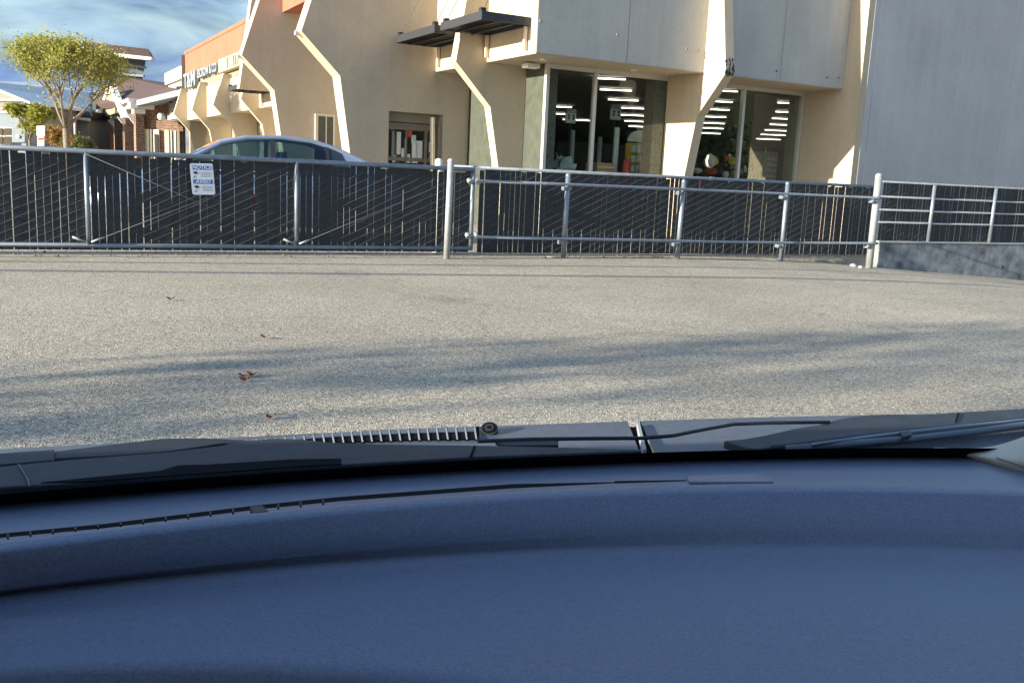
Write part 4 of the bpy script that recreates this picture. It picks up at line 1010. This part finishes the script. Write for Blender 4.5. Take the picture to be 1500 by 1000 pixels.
for x0 in (66, 74, 82):
    MB().prism([dep(x0, 193, 58.8), dep(x0+6, 193.5, 58.8), low(dep(x0+6, 200, 58.8)), low(dep(x0, 200, 58.8))], (0, .15, 0)).build('window', M['dglass'], h2)
MB().prism([dep(67, 201, 58), dep(87, 202, 58), dep(86, 205, 57), dep(67, 204.5, 57)], (0, .8, .02)).build('blue_awning', M['blue'], h2)
for x0, lab in ((109, 'slim white flag pole style post in front of the low building'),):
    a0 = dep(x0, 172, 45); tag(MB().tube([low(a0), a0], .05, 8).build('light_pole', M['alu'], None, True), lab, 'pole')
ps = thing('parking_sign', low(dep(59, 230, 30)), 'white parking sign above a smaller red lettered one behind the gate', 'sign')
MB().tube([low(dep(59.5, 200, 30.05)), dep(59.5, 184, 30.05)], .03, 8).build('pole', M['galv'], ps)
MB().prism([dep(53.5, 184.5, 30), dep(65.5, 184.5, 30), dep(65.5, 199, 30), dep(53.5, 199, 30)], (0, .02, 0)).build('upper_plate', M['signwhite'], ps)
MB().prism([dep(54.5, 200.5, 30), dep(64.5, 200.5, 30), dep(64.5, 214, 30), dep(54.5, 214, 30)], (0, .02, 0)).build('lower_plate', M['white'], ps)
MB().prism([dep(55.5, 202, 29.99), dep(63.5, 202, 29.99), dep(63.5, 205, 29.99), dep(55.5, 205, 29.99)], (0, .008, 0)).build('red_band', M['red'], ps)
# ================================================================= OWN CAR (dashboard, cowl, wipers, pillar)
own = thing('car', (0, .9, .3), 'the car the picture is taken from, its blue black dashboard, cowl and wipers in front', 'car')
def fitq(pix, z):
    pts = [onz(x, y, z) for x, y in pix]; n = len(pts)
    # least squares quadratic y(x)
    Sx = [sum(p.x**k for p in pts) for k in range(5)]; Sy = [sum(p.y*p.x**k for p in pts) for k in range(3)]
    A = Matrix(((Sx[0], Sx[1], Sx[2]), (Sx[1], Sx[2], Sx[3]), (Sx[2], Sx[3], Sx[4]))); c = A.inverted() @ Vector(Sy)
    return lambda x: c[0]+c[1]*x+c[2]*x*x
C4P = [(0, 722), (250, 703), (500, 690), (750, 672), (900, 662), (1000, 659), (1250, 656), (1380, 657)]
c4 = fitq(C4P, .855)
cB = fitq([(x, y+13) for x, y in C4P], .862)
cT = fitq(C4P, .878)
c3 = fitq([(0, 791), (150, 778), (380, 751), (500, 738), (750, 719), (1000, 710), (1250, 708), (1500, 714)], .903)
c2 = fitq([(0, 900), (250, 877), (500, 850), (750, 833), (1000, 824), (1250, 823), (1500, 830)], .867)
c1 = fitq([(0, 975), (200, 968), (400, 970), (600, 985), (750, 1003), (1000, 1050)], .861)
rows = []
NX = 90
def dashz(x):  # cross-section (y, z) list
    y4, y3, y2, y1 = cB(x), c3(x), c2(x), c1(x)
    d43 = max(.02, y4-y3); d32 = y3-y2; d21 = max(.03, y2-y1)
    return [(y4+.02, .852), (y4, .862), (y4-d43*.25, .8655), (y4-d43*.5, .872), (y3+.03, .8840), (y3+.014, .8900), (y3+.009, .8920), (y3+.0055, .8950), (y3+.003, .9005), (y3, .9027), (y3-.004, .9030), (y3-.009, .9022), (y3-.016, .9004), (y3-d32*.3, .8905), (y3-d32*.6, .8785), (y2+.030, .8700), (y2+.012, .8680), (y2+.004, .8673), (y2-.004, .8672), (y2-.016, .8670), (y2-d21*.3, .8662), (y2-d21*.6, .8648), (y1+.018, .8632), (y1+.005, .8615), (y1-.001, .8602), (y1-.005, .856), (y1-.008, .846), (y1-.011, .80), (y1-.10, .78), (y1-.14, .60)]
for i in range(NX+1):
    x = -1.12+(1.72)*i/NX; rows.append([Vector((x+0*0, y, z)) for y, z in dashz(x)])
dash = MB().grid(rows).build('dashboard', M['dash'], own, True, fix=True)
def plane_poly(pix, z, thick, name, m, parent=own, bevel=0):
    return MB().prism([onz(x, y, z) for x, y in pix], (0, 0, -thick)).build(name, M[m], parent, bevel=bevel)
# defroster slot along the lip
up = [(-80, 797), (0, 786), (150, 772), (380, 744), (500, 732), (750, 713.5), (900, 707), (1005, 704)]
mb = MB()
for i in range(len(up)-1):
    (x0, y0), (x1, y1) = up[i], up[i+1]
    h0 = 5 if x0 < 900 else 3.0; h1 = 5 if x1 < 900 else 1.5
    mb.face([onz(x0, y0-h0, .8895), onz(x1, y1-h1, .8895), onz(x1, y1+h1*.3, .8915), onz(x0, y0+h0*.3, .8915)])
sl_ = mb.build('defroster_slot', M['seal'], dash)
mb = MB()
for x in range(10, 500, 33):
    y = 786-(x/380)*42 if x < 380 else 744-(x-380)*.1
    mb.prism([onz(x, y-4, .8920), onz(x+3, y-4, .8920), onz(x+3, y+1, .8930), onz(x, y+1, .8930)], (0, 0, -.002))
mb.build('slot_fins', M['cowltrim'], sl_)
MB().prism([onz(366, 741, .896), onz(384, 739, .896), onz(394, 748, .900), onz(372, 751, .900)], (0, 0, -.006)).build('slot_clip', M['cowltrim'], dash, bevel=.001)
MB().prism([onz(1005, 697, .889), onz(1108, 692.5, .888), onz(1135, 705, .893), onz(1010, 705, .893)], (0, 0, -.004)).build('speaker_cover', M['dash'], dash, bevel=.0015)
# black gap / seal below the windscreen, then the cowl
xs_ = [i*50-500 for i in range(50)]
def poly_y(pix, x):
    for (x0, y0), (x1, y1) in zip(pix, pix[1:]):
        if x0 <= x <= x1: return y0+(y1-y0)*(x-x0)/(x1-x0)
    if x < pix[0][0]: (x0, y0), (x1, y1) = pix[0], pix[1]
    else: (x0, y0), (x1, y1) = pix[-2], pix[-1]
    return y0+(y1-y0)*(x-x0)/(x1-x0)
ct = fitq([(0, 660), (250, 642), (500, 627), (750, 616), (915, 612), (1100, 616), (1250, 613), (1500, 598)], .83)
def cowlpart(x0, x1, name, m, z=.83, t=.03, f0=None, f1=None):
    n = 24; r1 = []; r2 = []; r0 = []; r3 = []
    for i in range(n+1):
        x = x0+(x1-x0)*i/n; yt = ct(x); yb = c4(x)+.02
        r0.append(Vector((x, yt+.003, z-t))); r1.append(Vector((x, yt, z-.004))); r2.append(Vector((x, yt-.006, z))); r3.append(Vector((x, yb, z-.006)))
    return MB().grid([r0, r1, r2, r3]).build(name, M[m], own, 'auto', fix=True)
xa = onz(917, 612, .83).x; xb = onz(938, 616, .83).x
cowl = cowlpart(-1.05, xa, 'cowl', 'cowl'); cowlpart(xb, .85, 'cowl', 'cowl')
cowlpart(xa-.002, xb+.002, 'cowl_gap', 'seal', z=.822)
plane_poly([(933, 618), (937, 618), (947, 658), (942, 658)], .835, .01, 'cowl_clip', 'gbar', cowl)
# grille
gu = [(165, 657), (250, 652), (310, 648), (370, 642), (447, 636.7), (500, 632.5), (600, 627.5), (702, 624)]; gd = [(165, 664), (250, 659), (400, 653), (500, 647), (600, 643.5), (702, 642)]
mb = MB(); n = 30
for i in range(n):
    x0 = 165+537*i/n; x1 = 165+537*(i+1)/n; mb.face([onz(x0, poly_y(gd, x0), .8312), onz(x1, poly_y(gd, x1), .8312), onz(x1, poly_y(gu, x1), .8312), onz(x0, poly_y(gu, x0), .8312)])
gr = mb.build('grille', M['seal'], cowl)
mb = MB(); x = 166.0
while x < 703:
    mb.prism([onz(x, poly_y(gu, x)+.5, .8324), onz(x+2.0, poly_y(gu, x)+.5, .8324), onz(x+4.6, poly_y(gd, x)-.3, .8324), onz(x+2.6, poly_y(gd, x)-.3, .8324)], (0, 0, -.001)); x += 13.9
mb.build('grille_bars', M['gbar'], gr)
mb = MB(); x = 166.0
while x < 690:
    h = (poly_y(gd, x)-poly_y(gu, x)); mb.prism([onz(x+3, poly_y(gu, x), .8322), onz(x+14, poly_y(gu, x+11), .8322), onz(x+15, poly_y(gu, x+11)+h*.38, .8322), onz(x+4, poly_y(gu, x)+h*.38, .8322)], (0, 0, -.0006)); x += 13.9
mb.build('grille_slope', M['cowl'], gr)
# round nozzle
c = onz(717, 630, .832)
def ring(c, r, h, nm, m, z0=0): MB().tube([c+Z3*z0, c+Z3*(z0+h)], r, 28).build(nm, M[m], cowl, 'auto')
# nozzle is tilted a little towards the viewer
nz_ = Vector((-.1, -.55, .83)).normalized()
for r, h, m in ((.0115, .004, 'cowltrim'), (.0092, .0052, 'seal'), (.0062, .0060, 'cowltrim'), (.0030, .0066, 'seal')):
    MB().tube([c-nz_*.006, c+nz_*h], r*.95, 28).build('round_sensor', M[m], cowl, 'auto')
# black void + seal bead
n = 40; r1 = []; r1b = []; r2 = []; r3 = []
for i in range(n+1):
    x = -1.05+1.9*i/n; r1.append(Vector((x, c4(x)+.075, .8262))); r1b.append(Vector((x, c4(x)+.012, .830))); r2.append(Vector((x, cB(x)+.004, .855))); r3.append(Vector((x, cT(x), .878)))
MB().grid([r1, r1b, r2, r3]).build('windscreen_seal', M['seal'], own, True, fix=True)
bead = [(-120, 724), (0, 714), (120, 706), (250, 699), (400, 690), (500, 684)]
MB().tube([onz(x, y, .842) for x, y in bead], .0012, 6).build('seal_bead', M['chromed'], own, True)
# wipers
w1 = thing and MB()
w1u = [(-200, 700), (0, 682.5), (100, 672.5), (240, 662), (320, 652.5), (360, 645), (400, 641.5), (440, 642.5), (480, 647), (560, 650), (690, 651.5), (800, 654), (940, 657.5)]
w1d = [(940, 660), (800, 665), (690, 669), (500, 680), (430, 684), (250, 697), (120, 706), (0, 713), (-200, 728)]
arm = MB().prism([onz(x, y, .850) for x, y in w1u+w1d], (0, 0, -.010)).build('wiper', M['cowltrim'], own, bevel=.0018)
MB().prism([onz(x, y, .8525) for x, y in ((26, 679), (28, 679), (41, 700), (44, 711), (42, 711), (39, 700))], (0, 0, -.001)).build('joint_line', M['cowl'], arm)
MB().prism([onz(x, y, .8525) for x, y in ((694, 652.5), (697, 652.5), (691, 668), (688, 668))], (0, 0, -.001)).build('joint_line', M['seal'], arm)
MB().prism([onz(x, y, .8508) for x, y in ((60, 706), (200, 692), (235, 689), (260, 681), (300, 680), (430, 672), (500, 671), (500, 679), (430, 683), (250, 696), (120, 705))], (0, 0, -.001)).build('arm_shadow_gap', M['seal'], arm)
MB().prism([onz(x, y, .845) for x, y in ((-150, 675), (-20, 664.5), (80, 657.5), (80, 673.5), (0, 680), (-150, 694))], (0, 0, -.009)).build('blade_cover', M['rubber'], arm, bevel=.0015)
MB().prism([onz(x, y, .8435) for x, y in ((80, 660.5), (150, 652), (240, 641.5), (300, 641), (350, 643.5), (390, 645.5), (330, 648), (240, 661.5), (160, 667), (80, 671))], (0, 0, -.008)).build('blade', M['rubber'], arm, bevel=.0015)
arm2 = MB().prism([onz(x, y, .846) for x, y in ((1060, 645), (1090, 642.5), (1130, 635), (1165, 627), (1200, 621.5), (1230, 613), (1260, 608.5), (1300, 606), (1350, 607), (1400, 603.5), (1500, 598), (1800, 580), (1800, 594), (1500, 611), (1420, 620), (1330, 629), (1250, 638), (1180, 647), (1110, 657), (1095, 656))], (0, 0, -.010)).build('wiper', M['cowltrim'], own, bevel=.0018)
MB().prism([onz(x, y, .8485) for x, y in ((1403, 604), (1406, 604), (1402, 617), (1399, 617))], (0, 0, -.001)).build('joint_line', M['seal'], arm2)
MB().tube([onz(x, y, .847) for x, y in ((1190, 651), (1260, 641), (1330, 632.5), (1410, 624), (1470, 618), (1560, 608))], .0024, 8).build('blade_spring', M['chromed'], arm2, True)
MB().tube([onz(x, y, .842) for x, y in ((1150, 657.5), (1230, 651), (1330, 643), (1420, 633), (1500, 622), (1600, 607))], .005, 8).build('blade', M['cowl'], arm2, True)
MB().tube([onz(x, y, .844) for x, y in ((1130, 656), (1230, 646), (1330, 637), (1420, 628), (1500, 617), (1600, 602))], .0035, 8).build('blade', M['rubber'], arm2, True)
MB().prism([onz(x, y, .849) for x, y in ((1318, 631), (1334, 629), (1336, 636), (1322, 639))], (0, 0, -.006)).build('blade_clip', M['rubber'], arm2, bevel=.001)
MB().tube([onz(x, y, .848) for x, y in ((700, 646), (780, 643), (860, 642), (940, 641.5), (985, 638), (1030, 629), (1075, 621), (1130, 619), (1215, 618))], .0024, 8).build('blade', M['rubber'], arm2, True)
MB().prism([onz(x, y, .8475) for x, y in ((725, 645.5), (818, 639.5), (818, 651), (740, 652))], (0, 0, -.005)).build('blade_cover', M['rubber'], arm2, bevel=.0015)
# right pillar trim: curved shell rising from the corner
rows = []
edge_lo = [(1368, 656), (1420, 668), (1460, 686), (1500, 704), (1600, 745), (1750, 800)]
edge_up = [(1368, 655), (1430, 657), (1460, 653), (1500, 640), (1600, 600), (1750, 530)]
for k in range(7):
    t = k/6; row = []
    for (a, b) in zip(edge_lo, edge_up):
        x = a[0]+(b[0]-a[0])*t; y = a[1]+(b[1]-a[1])*t; d = 1.02-(x-1368)*.00055-.10*math.sin(math.pi*t)*min(1, (x-1368)/150)*.4+.03*t
        row.append(dep(x, y, d))
    rows.append(row)
pt = MB().grid(rows).build('pillar_trim', M['pillar'], own, True)
sm = pt.modifiers.new('s', 'SUBSURF'); sm.levels = 2; sm.render_levels = 2
MB().tube([rows[6][1].lerp(rows[5][1], .5)-Vector((0, .004, 0)), rows[3][2]-Vector((0, .004, 0)), rows[2][3]-Vector((0, .004, 0)), rows[1][4]-Vector((0, .004, 0))], .0008, 5).build('trim_seam', M['cowl'], pt)
# windscreen pane
rows = []
for j in range(9):
    t = j/8; row = []
    for i in range(25):
        x = -1.05+1.66*i/24; row.append(Vector((x*(1-.12*t), (cT(x)-.0005)*(1-t)+(.10+(c4(x)-c4(0))*.8)*t, .8785+.575*t+.035*math.sin(math.pi*t))))
    rows.append(row)
ws = MB().grid(rows).build('windscreen', M['windglass'], own, True)
# roof, doors, bonnet around the viewer; left side stretched forward to shade the dashboard
LT = Vector((.957, .29, 0)).normalized(); FWD = Vector((-LT.y, LT.x, 0)); OC = Vector((.02, -.04, 0))
def OW(x, y, z): return OC+LT*x+FWD*y+Z3*z
MB().box(-.88, .88, -2.0, -.18, 1.45, 1.49, OW).build('roof', M['carpaint'], own, bevel=.02)
for sx in (-1, 1):
    MB().box(sx*1.04-.03, sx*1.04+.03, -2.0, .62 if sx > 0 else 1.0, .25, .93, OW).build('door', M['carpaint'], own, bevel=.02)
    MB().prism([OW(sx*1.02, -2.0, .94), OW(sx*1.02, .55 if sx > 0 else 1.0, .94), OW(sx*.89, .08 if sx > 0 else .5, 1.44), OW(sx*.89, -2.0, 1.44)], LT*.012).build('side_window', M['dark'], own)  # unseen opaque panes, added to keep sun off the dashboard
MB().box(-1.04, 1.04, -2.05, -1.98, .25, 1.44, OW).build('rear_panel', M['carpaint'], own)
rows = []
for i in range(21):
    x = -1.05+1.85*i/20; y0 = ct(x)
    rows.append([Vector((x, y0+.003, .795)), Vector((x, y0+.05, .765)), Vector((x, y0+.35, .66)), Vector((x, y0+.75, .52)), Vector((x, y0+.95, .40)), Vector((x, y0+.98, .2))])
MB().grid(rows).build('bonnet', M['carpaint'], own, True)
